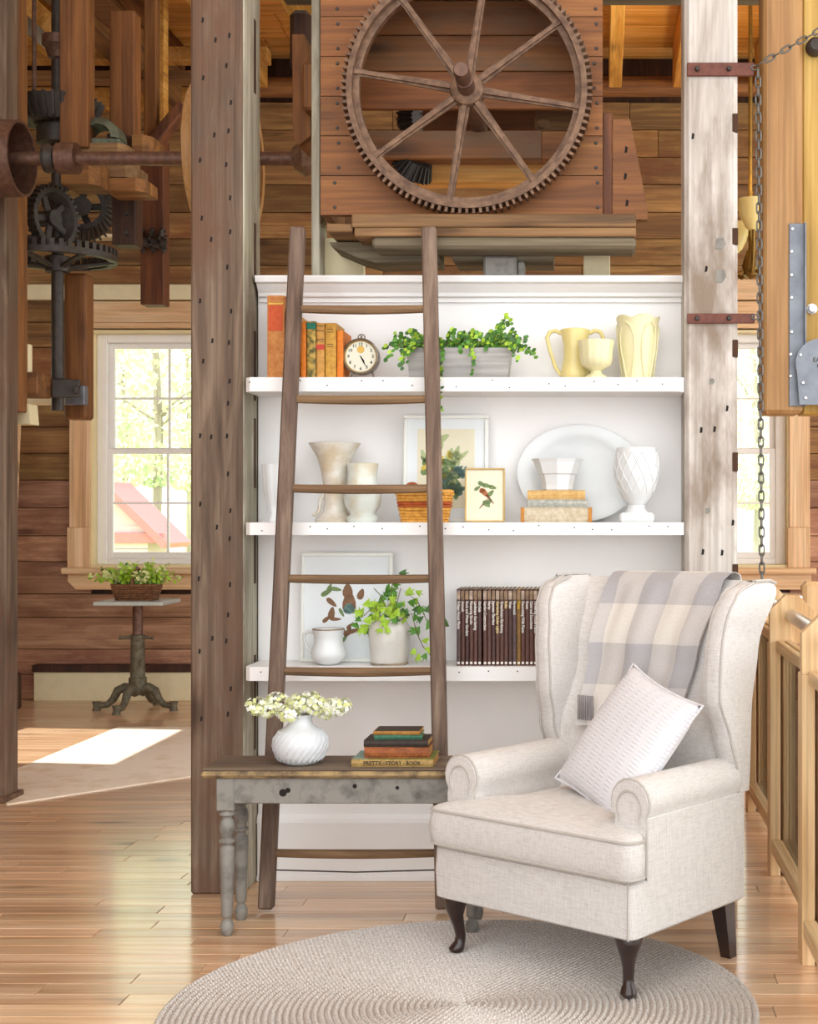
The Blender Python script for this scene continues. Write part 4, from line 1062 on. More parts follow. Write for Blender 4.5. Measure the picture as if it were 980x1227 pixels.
# ================================================================== BENCH
def bench():
    x0, x1, y0, y1, zt5 = X(239, 4.40), -.372, 4.40, 4.655, .53
    t = thing('wooden_bench', 'low grey painted bench with turned legs and a worn brown top', 'bench', ((x0 + x1) / 2, (y0 + y1) / 2, 0))
    MB().box(x0 + .006, x1, y0 + .006, y1, zt5 - .008, zt5, .004).w('top_board', M['bench_top'], t)
    MB().box(x0, x1 + .006, y0, y1 + .002, zt5 - .03, zt5 - .0085, .009).w('worn_edge', M['bench_edge'], t)
    MB().box(x0 + .10, x1 - .055, y0 + .02, y0 + .042, .418, zt5 - .031, .003).w('apron', M['bench'], t)
    MB().box(x0 + .10, x1 - .055, y1 - .042, y1 - .02, .418, zt5 - .031, .003).w('apron', M['bench'], t)
    for x in (x0 + .075, x1 - .034):
        MB().box(x - .012, x + .012, y0 + .07, y1 - .07, .418, zt5 - .031, .003).w('end_apron', M['bench'], t)
        for y in (y0 + .042, y1 - .042):
            sx = .028
            MB().box(x - sx, x + sx, y - sx, y + sx, .395, zt5 - .031, .004).w('leg_block', M['bench'], t)
            prof = [(.006, .0), (.015, .001), (.021, .018), (.022, .032), (.017, .046), (.012, .05), (.012, .055), (.017, .06), (.018, .064), (.019, .1), (.024, .27), (.023, .275), (.016, .283), (.016, .288), (.024, .293), (.025, .299), (.017, .306), (.018, .312), (.024, .33), (.025, .345), (.021, .362), (.015, .37), (.016, .375), (.025, .38), (.025, .386), (.02, .393), (.02, .396)]
            MB().lathe(prof, 16, (x, y, 0)).w('leg', M['bench'], t, True)
    for (px, py, r) in ((339, 950, .012), (425, 942, .007), (476, 944, .006), (345, 947, .008)):
        yy = y0 + .02
        MB().lathe([(0, -.001), (r, -.0008), (r * 1.1, .001)], 9, (X(px, yy), yy, Z(py, yy)), 'Y').w('knot_hole', M['hole'], t)
bench()
ZB = .53

# ================================================================== POTTERY
M['ceramic'] = plain('white_glaze', '#dfe2e2', .18, var=.04, sc=8)
M['ceramic_ribbed'] = plain('white_matt_glaze', '#d8dcdf', .35, var=.06, sc=8)
M['cream_glaze'] = plain('cream_yellow_glaze', '#e6d692', .2, var=.06, sc=10)
M['cream_pale'] = plain('pale_cream_glaze', '#e6dfb2', .2, var=.06, sc=10)
M['beige_glaze'] = plain('beige_streaked_glaze', '#e6e4dc', .22, sc=9, col2='#cdbca0', thr=(.36, .6))
M['mint_glaze'] = plain('pale_mint_glaze', '#dbe3dc', .2, sc=9, col2='#d2c8ac', thr=(.34, .55))
def pot(name, lbl, cat, prof, px, Y, z0, mat, n=36, group=None, part='body', **kw):
    x = X(px, Y)
    t = thing(name, lbl, cat, (x, Y, z0), 0, group)
    b = MB().lathe(prof, n, (0, 0, 0), **kw).l(part, M[mat], t, 50)
    return t, x
# bench vase with hydrangea
vprof = [(.0, .001), (.045, .0), (.06, .008), (.079, .03), (.088, .058), (.086, .078), (.074, .1), (.055, .115), (.044, .122), (.038, .132), (.037, .146), (.041, .156), (.042, .158), (.036, .157), (.033, .14), (.03, .12), (0, .11)]
t, x = pot('round_vase', 'round white ribbed vase holding pale hydrangea on the bench', 'vase', vprof, 360, 4.50, ZB, 'ceramic_ribbed', 40)
rib = MB()
for k in range(26):
    a0 = 2 * PI * k / 26
    pts = []
    for i in range(9):
        h = .014 + i * .0115; r = curve([(0, .06), (.03, .079), (.058, .0885), (.078, .0865), (.1, .0745), (.115, .056)], h)
        a = a0 + i * .11
        pts.append((r * math.cos(a), r * math.sin(a), h))
    rib.tube(pts, .0028, 4)
rib.l('ribs', M['ceramic_ribbed'], t, True)
rnd = random.Random(21)
fl = {'petal': MB(), 'petal_lime': MB()}
for c in range(11):
    a = c * .7; rr_ = .035 + .085 * (c % 3) / 2
    cen = Vector(((-.13 + c * .0265), rnd.uniform(-.055, .03), .178 + rnd.uniform(-.012, .022) + .012 * math.sin(c * 1.3)))
    for k in range(88):
        u = Vector((rnd.gauss(0, 1), rnd.gauss(0, 1), rnd.gauss(0, .75))).normalized()
        p = cen + Vector((u.x * .036, u.y * .036, u.z * .03))
        nrm = (u + Vector((0, 0, .3))).normalized(); e1 = nrm.orthogonal().normalized(); e2 = nrm.cross(e1)
        m = fl['petal' if rnd.random() < .55 else 'petal_lime']
        s_ = rnd.uniform(.005, .0085)
        for q in range(4):
            b = PI / 2 * q + k
            d = e1 * math.cos(b) + e2 * math.sin(b); w_ = -e1 * math.sin(b) + e2 * math.cos(b)
            m.add([p, p + d * s_ * .6 + w_ * s_ * .5, p + d * s_ * 1.2 + nrm * .001, p + d * s_ * .6 - w_ * s_ * .5], [(0, 1, 2, 3)])
tag(fl['petal'].l('white_florets', M['petal'], t), kind='stuff'); tag(fl['petal_lime'].l('lime_florets', M['petal_lime'], t), kind='stuff')
st = MB()
for c in range(9):
    st.tube([(0, 0, .1), ((-.02 + c * .005), 0, .15), ((-.115 + c * .029), 0, .17)], .002, 5)
st.l('stems', M['stem'], t, True)

# shelf 1 pottery
prof = [(0, .002), (.046, .0), (.05, .012), (.052, .03), (.046, .06), (.04, .09), (.042, .13), (.05, .165), (.053, .181), (.05, .184), (.046, .178), (.036, .12), (0, .1)]
t, x = pot('handled_vase', 'butter yellow two handled vase on the top shelf', 'vase', prof, 689, 5.03, Z1, 'cream_glaze')
for s_ in (-1, 1):
    MB().tube([(s_ * .049, 0, .17), (s_ * .07, 0, .18), (s_ * .09, 0, .175), (s_ * .1, 0, .155), (s_ * .09, 0, .11), (s_ * .07, 0, .05), (s_ * .05, 0, .02)], [.007, .008, .008, .008, .007, .007, .006], 8, flat=1.3).l('handle', M['cream_glaze'], t, True)
prof = [(0, .001), (.036, 0), (.037, .008), (.02, .018), (.018, .026), (.03, .034), (.05, .046), (.056, .07), (.057, .1), (.062, .122), (.063, .132), (.059, .133), (.053, .1), (.045, .055), (0, .05)]
t, x = pot('small_urn', 'small pale cream fluted urn in front of the yellow vase', 'urn', prof, 714, 4.94, Z1, 'cream_pale', 48, fl=.05, nf=14)
# tulip vase: overlapping petals with a scalloped rim
t = thing('tulip_vase', 'tall pale cream tulip shaped vase with overlapping petal relief on the top shelf', 'vase', (X(764, 5.0), 5.0, Z1))
rings = []
n = 60
for (r, h) in ((.0, .002), (.05, 0), (.052, .02), (.058, .06), (.066, .11), (.07, .15), (.071, .18), (.074, .205), (.078, .22), (.074, .222), (.066, .2), (.06, .14), (0, .1)):
    ring = []
    for k in range(n):
        a = 2 * PI * k / n
        lob = abs(math.cos(a * 2.5))
        q = r * (1 + .045 * (lob - .5) * (h / .2))
        hh = h + (.012 * (lob - .6) if h > .19 else 0)
        ring.append((q * math.cos(a), q * math.sin(a), hh))
    rings.append(ring)
MB().loft(rings).l('body', M['cream_pale'], t, 50)
for k in range(5):
    a0 = -PI / 2 + (k - .5) * 2 * PI / 5
    pts = [( (curve([(0, .053), (.06, .059), (.11, .067), (.15, .071), (.2, .075)], h) + .001) * math.cos(a0 + s_), (curve([(0, .053), (.06, .059), (.11, .067), (.15, .071), (.2, .075)], h) + .001) * math.sin(a0 + s_), h) for (h, s_) in ((.004, -.2), (.05, -.34), (.1, -.44), (.15, -.42), (.185, -.25), (.2, 0), (.185, .25), (.15, .42), (.1, .44), (.05, .34), (.004, .2))]
    MB().tube(pts, .0032, 6).l('petal_edge', M['cream_pale'], t, True)

# shelf 2 pottery
prof = [(0, .002), (.068, 0), (.07, .01), (.056, .022), (.042, .04), (.037, .07), (.038, .12), (.048, .18), (.064, .235), (.088, .274), (.092, .281), (.088, .282), (.06, .24), (.04, .18), (0, .12)]
t, x = pot('flared_vase', 'tall flared beige streaked vase on the middle shelf', 'vase', prof, 401, 5.01, Z2, 'beige_glaze', 44)
for s_ in (-1, 1):
    MB().tube([(s_ * .038, -.004, .1), (s_ * .05, -.01, .075), (s_ * .052, -.01, .045), (s_ * .066, -.01, .024), (s_ * .076, -.01, .03)], [.008, .007, .007, .007, .006], 8).l('scroll', M['beige_glaze'], t, True)
prof = [(0, .001), (.05, 0), (.055, .006), (.056, .018), (.044, .028), (.045, .034), (.06, .056), (.066, .085), (.062, .11), (.052, .14), (.05, .165), (.054, .2), (.055, .206), (.051, .207), (.046, .16), (.05, .1), (0, .06)]
t, x = pot('footed_vase', 'small white footed vase with a round belly beside the flared vase', 'vase', prof, 434.5, 4.95, Z2, 'mint_glaze', 40)
prof = [(0, .001), (.034, 0), (.036, .008), (.026, .03), (.03, .06), (.042, .12), (.045, .17), (.048, .205), (.045, .206), (.038, .12), (0, .08)]
pot('fluted_vase', 'white fluted vase half hidden behind the left ladder rail', 'vase', prof, 331, 5.0, Z2, 'ceramic', 48, fl=.09, nf=8)
# oval platter on edge
YPl = 5.075
t = thing('oval_platter', 'large white oval platter standing against the back of the middle shelf', 'platter', (X(694, YPl), YPl, Z2), 0)
rings = []
for (s_, d) in ((0.02, .012), (.66, .012), (.72, .006), (.98, -.006), (1.0, -.004), (.99, 0), (.72, .014), (.66, .018), (.02, .018)):
    rings.append([(.224 * s_ * math.cos(2 * PI * k / 72), d, .176 * s_ * math.sin(2 * PI * k / 72)) for k in range(72)])
MB().loft(rings).l('dish', M['ceramic'], t, 60, (0, 0, .1765), (-.05, 0, 0))
# square shouldered bowl on the book stack (placed after the books)
def goblet():
    prof = [(0, .062), (.03, .06), (.034, .068), (.05, .085), (.066, .12), (.076, .16), (.079, .195), (.076, .23), (.07, .262), (.066, .263), (.07, .2), (.055, .11), (0, .09)]
    t, x = pot('footed_goblet', 'large white goblet vase with embossed diamonds beside the oval platter', 'vase', prof, 762.5, 4.96, Z2, 'ceramic', 48, part='bowl')
    MB().lathe([(.0, .034), (.04, .034), (.038, .04), (.03, .05), (.03, .06), (.036, .066), (0, .068)], 28).l('stem', M['ceramic'], t, True)
    MB().box(-.06, .06, -.06, .06, 0, .034, .008).l('base', M['ceramic'], t)
    em = MB()
    for sg in (-1, 1):
        for k in range(14):
            a0 = 2 * PI * k / 14; pts = []
            for i in range(9):
                h = .1 + i * .018; r = curve([(.06, .03), (.085, .05), (.12, .066), (.16, .0765), (.195, .0795), (.23, .0765), (.262, .0705)], h) + .0005
                a = a0 + sg * i * .11
                pts.append((r * math.cos(a), r * math.sin(a), h))
            em.tube(pts, .0022, 4)
    em.l('embossing', M['ceramic'], t, True)
goblet()
# shelf 3 pottery
prof = [(0, .001), (.03, .002), (.04, .008), (.058, .025), (.062, .04), (.056, .06), (.05, .075), (.05, .1), (.055, .122), (.056, .126), (.052, .126), (.046, .09), (.055, .04), (0, .02)]
t, x = pot('creamer_jug', 'white chipped creamer jug in front of the lower botanical print', 'jug', prof, 393.5, 4.96, Z3, 'ceramic', 36)
MB().tube([(-.05, 0, .112), (-.07, 0, .117), (-.085, 0, .108), (-.086, 0, .09), (-.074, 0, .06), (-.058, 0, .046)], [.006, .006, .006, .006, .005, .005], 8, flat=1.3).l('handle', M['ceramic'], t, True)
MB().tube([(.055 * math.cos(2 * PI * k / 24), .055 * math.sin(2 * PI * k / 24), .1255) for k in range(24)], .0022, 5, True).l('worn_rim', M['bench_edge'], t, True)
prof = [(0, .001), (.06, .0), (.064, .006), (.067, .03), (.072, .08), (.074, .115), (.07, .135), (.06, .15), (.056, .155), (.058, .168), (.054, .169), (.05, .15), (.06, .1), (0, .09)]
M['crock'] = plain('grey_white_stoneware', '#d8d6d0', .18, sc=7, col2='#c6c0b4')
t, x = pot('ivy_crock', 'grey white stoneware crock of green ivy on the lowest shelf', 'crock', prof, 466.5, 4.97, Z3, 'crock', 40)
MB().tube([(.0655 * math.cos(2 * PI * k / 32), .0655 * math.sin(2 * PI * k / 32), .006) for k in range(32)], .0022, 5, True).l('worn_foot', M['bench_edge'], t, True)
def ivy_leaf():
    m = MB()
    P = [(0, 0, 0), (.35, -.25, .05), (.9, -.45, .0), (.8, -.1, .1), (1.25, 0, .0), (.8, .1, .1), (.9, .45, .0), (.35, .25, .05), (.45, 0, .12)]
    return m.add(P, [(8, 0, 1), (8, 1, 2), (8, 2, 3), (8, 3, 4), (8, 4, 5), (8, 5, 6), (8, 6, 7), (8, 7, 0)])
IV = [ivy_leaf().mesh('leaf', M[q], False) for q in ('leaf_lime', 'leaf', 'leaf_dark')]
rnd = random.Random(8)
def put_leaf(t, p, s_, which, face=(0, -1, .35)):
    o = bpy.data.objects.new('leaf', IV[which]); COL.objects.link(o); o.parent = t
    f = (Vector(face) + Vector((rnd.uniform(-.6, .6), rnd.uniform(-.3, .3), rnd.uniform(-.5, .5)))).normalized()
    u = Vector((rnd.gauss(0, 1), rnd.gauss(0, .4), rnd.gauss(-.2, 1))); u = (u - f * u.dot(f)).normalized(); v_ = f.cross(u)
    o.matrix_local = Matrix.Translation(Vector(p)) @ Matrix(((u.x, v_.x, f.x, 0), (u.y, v_.y, f.y, 0), (u.z, v_.z, f.z, 0), (0, 0, 0, 1))) @ Matrix.Scale(s_, 4)
def pp(px, py, Y, base):
    return Vector((X(px, Y) - base[0], Y - base[1], Z(py, Y) - base[2]))
base = t.location
vines = [[(470, 745), (480, 705), (500, 720), (512, 745), (530, 752), (538, 750)], [(466, 745), (470, 700), (477, 690)], [(470, 748), (493, 735), (500, 760), (507, 775), (532, 805)], [(462, 748), (448, 725), (436, 738)], [(470, 745), (455, 712), (448, 705)]]
for vn in vines:
    pts = [pp(a, b_, 4.92 + .02 * (i % 2), base) for i, (a, b_) in enumerate(vn)]
    MB().tube(pts, .0016, 5).l('vine', M['stem'], t, True)
for k in range(58): put_leaf(t, pp(rnd.uniform(430, 478), rnd.uniform(722, 755) - rnd.uniform(0, 6), 4.93 + rnd.uniform(-.04, .05), base), rnd.uniform(.026, .042), 0 if rnd.random() < .75 else 1)
for k in range(30): put_leaf(t, pp(rnd.uniform(450, 505), rnd.uniform(698, 740), 4.95 + rnd.uniform(-.04, .05), base), rnd.uniform(.024, .04), rnd.choice((1, 1, 2, 0)))
for (a, b_, c) in ((477, 687, 2), (495, 745, 1), (503, 755, 1), (502, 762, 1), (512, 742, 1), (518, 735, 2), (525, 748, 1), (534, 755, 1), (538, 750, 2), (497, 776, 0), (505, 768, 0), (508, 776, 0), (503, 782, 0), (511, 782, 1), (500, 726, 1), (508, 738, 2), (532, 803, 1), (531, 796, 2), (522, 738, 1), (470, 700, 1)):
    put_leaf(t, pp(a, b_, 4.93, base), rnd.uniform(.028, .04), c)

# planter box with maidenhair fern on the top shelf
M['grey_box'] = wood('grey_box_wood', '#8e8c88', '#aeaca8', '#c2c0bc', 'X', 1.0, .7, .05, .3)
YQ = 4.985
a0, a1 = X(489, YQ), X(613, YQ)
t = thing('fern_planter', 'grey wooden trough of trailing green fern on the top shelf', 'planter', ((a0 + a1) / 2, YQ, Z1))
c = (a0 + a1) / 2; hw = (a1 - a0) / 2
tz = Z(419, YQ) - Z1
for (ya, yb_) in ((-.062, -.05), (.05, .062)):
    MB().loft([[(-hw + .012, ya * .85, 0), (hw - .012, ya * .85, 0), (hw - .012, yb_ * .85, 0), (-hw + .012, yb_ * .85, 0)], [(-hw, ya, tz), (hw, ya, tz), (hw, yb_, tz), (-hw, yb_, tz)]]).l('side_board', M['grey_box'], t)
for s_ in (-1, 1):
    MB().loft([[(s_ * (hw - .02), -.042, 0), (s_ * (hw - .012), -.042, 0), (s_ * (hw - .012), .042, 0), (s_ * (hw - .02), .042, 0)], [(s_ * (hw - .01), -.05, tz), (s_ * hw, -.05, tz), (s_ * hw, .05, tz), (s_ * (hw - .01), .05, tz)]]).l('end_board', M['grey_box'], t)
    MB().tube([(s_ * (hw + .002), -.02, tz - .01), (s_ * (hw + .012), -.02, tz + .012), (s_ * (hw + .014), 0, tz + .022), (s_ * (hw + .012), .02, tz + .012), (s_ * (hw + .002), .02, tz - .01)], .005, 6).l('rope_handle', M['strap'], t, True)
MB().box(-hw + .012, hw - .012, -.048, .048, .001, tz - .012).l('soil', M['hole'], t)
rnd = random.Random(14)
stm = MB(); lv = {'leaf': MB(), 'leaf_lime': MB(), 'leaf_dark': MB()}
def frond(p, d, L, droop, n_l, s0=.0088):
    pts = []
    for i in range(n_l + 1):
        f = i / n_l
        pts.append(Vector(p) + Vector(d) * L * f + Vector((0, 0, -droop * L * f * f)))
    stm.tube(pts, .0009, 4)
    for i, q in enumerate(pts[1:]):
        for s_ in (-1, 1):
            o = q + Vector((rnd.uniform(-.008, .008), rnd.uniform(-.01, .006), s_ * rnd.uniform(.003, .008)))
            nrm = Vector((rnd.uniform(-.5, .5), -1, rnd.uniform(-.3, .7))).normalized(); e1 = nrm.orthogonal().normalized(); e2 = nrm.cross(e1)
            r = s0 * rnd.uniform(.7, 1.25); ph = rnd.uniform(0, 6)
            m = lv[rnd.choice(('leaf', 'leaf', 'leaf_dark', 'leaf_lime'))]
            m.add([o + (e1 * math.cos(ph + 2 * PI * k / 6) + e2 * math.sin(ph + 2 * PI * k / 6) * .8) * r for k in range(6)], [(0, 1, 2, 3, 4, 5)])
for k in range(95):
    a = rnd.uniform(-1.15, 1.15)
    x = rnd.uniform(-hw * .9, hw * .9)
    d = Vector((math.sin(a) * .8 + x * 2.2, rnd.uniform(-.8, .25), rnd.uniform(.55, 1.2))).normalized()
    frond((x, rnd.uniform(-.03, .03), tz - .01), d, rnd.uniform(.07, .155), rnd.uniform(.25, .75), 8)
for (x0_, sx, L, dr, nl) in ((-.1, -.7, .15, 1.0, 10), (-.13, -.75, .17, .9, 11), (-.11, -.55, .15, 1.2, 9), (.13, .7, .13, 1.0, 9), (-.075, -.06, .13, 2.2, 12), (-.06, .02, .10, 3.0, 14), (-.085, -.05, .11, 3.2, 14), (.05, 0, .09, 1.8, 8), (.1, .5, .17, .25, 11), (.12, .35, .15, .1, 9), (.1, .9, .16, .45, 9)):
    frond((x0_, -.045, tz), Vector((sx, -.5, .75)).normalized(), L, dr, nl, .0085)
stm.l('stalks', M['stem'], t)
for q, m in lv.items(): tag(m.l('foliage', M[q], t), kind='stuff')

# golden basket on the middle shelf
M['linen_tan'] = plain('tan_lining', '#b98a4c', .8)
YK = 4.955
bx = X(509, YK)
t = thing('wicker_basket', 'small golden wicker basket with red woven band in front of the flower print', 'basket', (bx, YK, Z2))
weave(MB(), 0, 0, 0, 5, .0105, .075, .045, .0062, .04, .1, 64, 14).l('lower_weave', M['wicker_gold'], t, True)
weave(MB(), 0, 0, .0525, 2, .0105, .0845, .05, .0064, .04, .03, 64, 14).l('red_band', M['wicker_red'], t, True)
weave(MB(), 0, 0, .0735, 3, .0105, .0875, .0525, .0062, .04, .05, 64, 14).l('upper_weave', M['wicker_gold'], t, True)
MB().tube([(p[0], p[1], .108) for p in rrect(.094, .058, .028, 6)], .0068, 6, True).l('rim', M['wicker_gold'], t, True)
MB().tube([(-.045 + .028 * math.cos(PI * k / 8), .0, .108 + .03 * math.sin(PI * k / 8)) for k in range(9)], .0045, 6).l('handle', M['wicker_red'], t, True)
MB().box(-.07, .07, -.04, .04, .001, .01).l('bottom', M['wicker_gold'], t)

# ================================================================== FRAMED PRINTS
M['art_paper'] = plain('cream_paper', '#e6e0c6', .8, var=.03)
M['art_mat'] = plain('pale_blue_mat', '#e6ecee', .8, var=.02)
M['frame_white'] = plain('white_frame', '#eceee8', .5, var=.05)
M['frame_gold'] = plain('pale_gold_frame', '#d9bb7e', .45, .2, var=.15)
M['art_green'] = plain('print_green', '#7d9460', .8, var=.3, sc=60)
M['art_pale'] = plain('print_pale_green', '#b9c690', .8, var=.2, sc=60)
M['art_blue'] = plain('print_blue_green', '#6f9089', .8, var=.3, sc=60)
M['art_yellow'] = plain('print_yellow', '#dcc65c', .8, var=.2, sc=60)
M['art_brown'] = plain('print_brown', '#8f6a4e', .8, var=.35, sc=60)
M['art_rust'] = plain('print_rust', '#b06a42', .8, var=.2, sc=60)
def framed(name, lbl, px0, px1, py0, py1, Y, fw, mw, fm, inner, lean=.06, z0=None):
    w_, h = (px1 - px0) / F * Y, (py1 - py0) / F * Y
    t = thing(name, lbl, 'picture', (X((px0 + px1) / 2, Y), Y, z0))
    piv = bpy.data.objects.new('frame', None)
    tilt = Matrix.Rotation(-lean, 4, 'X')
    def put(m, nm, mt, sm=False):
        m.v = [tuple(tilt @ Vector(p)) for p in m.v]
        return m.l(nm, M[mt], t, sm)
    for (a, b_, c, d) in ((-w_ / 2, w_ / 2, 0, fw), (-w_ / 2, w_ / 2, h - fw, h), (-w_ / 2, -w_ / 2 + fw, fw, h - fw), (w_ / 2 - fw, w_ / 2, fw, h - fw)):
        put(MB().box(a, b_, -.014, .004, c, d, .003), 'frame_rail', fm)
        ins = .3
    if mw:
        put(MB().box(-w_ / 2 + fw, w_ / 2 - fw, -.006, .003, fw, h - fw), 'mat', 'art_mat')
    put(MB().box(-w_ / 2 + fw + mw, w_ / 2 - fw - mw, -.0066, .0034, fw + mw, h - fw - mw), 'paper', inner)
    def leafs(spec, mt, nm='print_leaf'):
        m = MB()
        for (px, py, L, W, an) in spec:
            cx, cz = X(px, Y) - t.location.x, Z(py, Y) - z0
            a = math.radians(an); u = Vector((math.cos(a), 0, math.sin(a))); v_ = Vector((-math.sin(a), 0, math.cos(a)))
            P = []
            for k in range(12):
                q = 2 * PI * k / 12
                s_ = math.sin(q); c_ = math.cos(q)
                P.append(Vector((cx, -.0071 - .00012 * (k % 2), cz)) + u * c_ * L / F * Y + v_ * s_ * W / F * Y * (1 - .35 * c_))
            m.add(P, [tuple(range(12))])
        return tag(put(m, nm, mt), kind='stuff')
    return t, leafs
rnd = random.Random(2)
t, lf = framed('framed_print', 'large white framed print of a flower bouquet on the middle shelf', 483, 585, 497, 626, 5.06, .014, .036, 'frame_white', 'art_paper', .06, Z2)
lf([(510 + rnd.uniform(-2, 40), 560 + rnd.uniform(-10, 32), rnd.uniform(5, 10), rnd.uniform(2, 4.5), rnd.uniform(0, 180)) for _ in range(38)], 'art_green')
lf([(545 + rnd.uniform(-12, 14), 575 + rnd.uniform(-14, 14), rnd.uniform(5, 11), rnd.uniform(2, 4), rnd.uniform(0, 180)) for _ in range(22)], 'art_blue')
lf([(530, 525, 9, 4, 30), (527, 532, 8, 4, 80), (547, 541, 8, 3, 70), (555, 545, 8, 2.5, 40), (524, 540, 7, 3, 100), (507, 545, 7, 3, 110)] + [(525 + rnd.uniform(-4, 26), 555 + rnd.uniform(-12, 25), 7, 3.5, rnd.uniform(0, 180)) for _ in range(14)], 'art_pale')
lf([(529, 552, 6, 4, 80), (538, 545, 6, 3.5, 100), (532, 572, 5, 3, 90), (541, 563, 5, 3, 60), (508, 560, 5, 3, 60)], 'art_yellow', 'print_flower')
t, lf = framed('framed_print', 'small gold framed print of a brown bird on a leafy twig', 557, 605, 561, 626, 4.985, .006, .0, 'frame_gold', 'art_paper', .06, Z2)
lf([(581, 591, 8, 3, -45), (578, 588, 4, 2.8, 20)], 'art_rust', 'print_bird')
lf([(587, 598, 8, 1.3, -52), (580, 603, 9, .8, 50)], 'art_brown', 'print_twig')
lf([(577, 580, 5, 2.5, -30), (583, 582, 6, 2.6, -10), (590, 584, 5, 2.5, -15), (572, 585, 4.5, 2, 35), (588, 591, 5, 2.5, 45), (583, 604, 5.5, 3.2, -40), (586, 601, 4, 2.5, 60)], 'art_green')
t, lf = framed('framed_print', 'white framed print of brown leaves behind the creamer jug', 360, 470, 664, 795, 5.06, .014, .036, 'frame_white', 'art_mat', .06, Z3)
lf([(418, 722, 14, 8, 90), (416, 708, 9, 6, 90)], 'art_brown', 'print_seed_pod')
lf([(418, 729, 7, 7, 90)], 'art_blue', 'print_seed_pod')
lf([(432, 712, 7, 4, 70), (397, 722, 8, 3, -40), (397, 735, 8, 4, 80), (391, 742, 6, 2.5, 40), (402, 742, 7, 2, 0), (418, 756, 6, 3, 70), (424, 756, 7, 2.5, 20), (413, 758, 6, 2.5, 120), (419, 750, 5, 2, 40)], 'art_brown')
lf([(391, 710, 8, 3, 30), (402, 706, 7, 2.5, -10), (394, 704, 6, 2, 60), (413, 765, 5, 2, 60), (409, 734, 6, 2, -60)], 'art_green')

# ================================================================== BOOKS
M['page'] = plain('aged_paper', '#e2cfa4', .85, var=.15, sc=60)
M['page_tan'] = plain('toned_paper', '#c99a58', .85, var=.2, sc=60)
def cloth(name, c, c2=None, r=.7): 
    M[name] = plain(name, c, r, sc=60, col2=c2, var=.2, bmp=.1); return name
def upright_book(name, lbl, x0, w_, h, d, Y, z0, cov, pages='page', group=None, lean=0.0, sp_tex=()):
    """stands on the shelf with its spine to the room; w_ thickness, d depth"""
    t = thing(name, lbl, 'book', (x0 + w_ / 2, Y, z0), 0, group)
    if lean: t.rotation_euler = (0, lean, 0)
    c = MB(); b = .0022
    for s_ in (-1, 1):
        c.box(s_ * (w_ / 2 - b / 2) - b / 2, s_ * (w_ / 2 - b / 2) + b / 2, .003, d, 0, h)
    n = 6; ring0 = []; 
    P = [(-w_ / 2, .004)] + [(-w_ / 2 * math.cos(PI * k / n), .003 - .0035 * math.sin(PI * k / n)) for k in range(n + 1)] + [(w_ / 2, .004)]
    c.prism(P, 0, h, 'Z')
    c.l('cover', M[cov], t)
    MB().box(-w_ / 2 + b, w_ / 2 - b, .004, d - .005, .003, h - .003).l('pages', M[pages], t)
    return t
rnd = random.Random(31)
YB1 = 4.925
def bpx(a, b_, yt, cov, name, lbl, d=.15, pages='page_tan'):
    return upright_book(name, lbl, X(a, YB1), (b_ - a) / F * YB1 - .0012, Z(yt, YB1) - Z1, d, YB1, Z1, cov, pages, 'old books on the top shelf')
cloth('book_tan_orange', '#c98a48', '#b06a30'); cloth('book_scarlet', '#cf5a2a', '#b84a20'); cloth('book_orange', '#e08020', '#c86a14')
cloth('book_pattern', '#d8b050', '#4a4a28'); cloth('book_teal', '#1f7a62'); cloth('book_ochre', '#cf9a4c', '#b07c34'); cloth('book_gold', '#cf9c3c', '#ad7c2a'); cloth('book_red_label', '#c8402c'); cloth('ink_dark', '#3a2c1c'); cloth('gilt', '#e8c050')
t = bpx(320, 341, 354, 'book_tan_orange', 'old_book', 'tallest tan orange cloth book at the left end of the top shelf', .17)
MB().box(-.025, .025, -.0008, .001, .165, .255).l('title_panel', M['book_scarlet'], t); MB().box(-.026, .026, -.0009, .001, .258, .263).l('gilt_band', M['gilt'], t)
bpx(342.5, 349.5, 372, 'book_scarlet', 'old_book', 'thin scarlet book beside the tallest book behind the ladder rail')
bpx(350, 359, 378, 'book_ochre', 'old_book', 'ochre book hidden behind the left ladder rail')
bpx(360, 367, 386, 'book_orange', 'old_book', 'thin orange book just right of the ladder rail')
t = bpx(367.5, 378.5, 385, 'book_pattern', 'old_book', 'yellow and black patterned book with a teal top on its spine')
MB().box(-.0158, .0158, -.0009, .001, .172, .1935).l('teal_panel', M['book_teal'], t)
t = bpx(379, 389, 387, 'book_ochre', 'old_book', 'ochre book with a red label on its spine')
MB().box(-.014, .014, -.0009, .001, .10, .118).l('red_label', M['book_red_label'], t)
for zz in (.128, .135, .165, .182): MB().box(-.013, .013, -.0009, .001, zz, zz + .0022).l('spine_rule', M['ink_dark'], t)
t = bpx(389.5, 403, 387, 'book_gold', 'old_book', 'wide golden book with dark lettering lines on its spine', .16)
for zz in (.16, .17, .11, .118): MB().box(-.013, .009, -.0009, .001, zz, zz + .002).l('spine_rule', M['ink_dark'], t)
bpx(403.5, 411.5, 396, 'book_orange', 'old_book', 'plain bright orange book next to the alarm clock', .16)

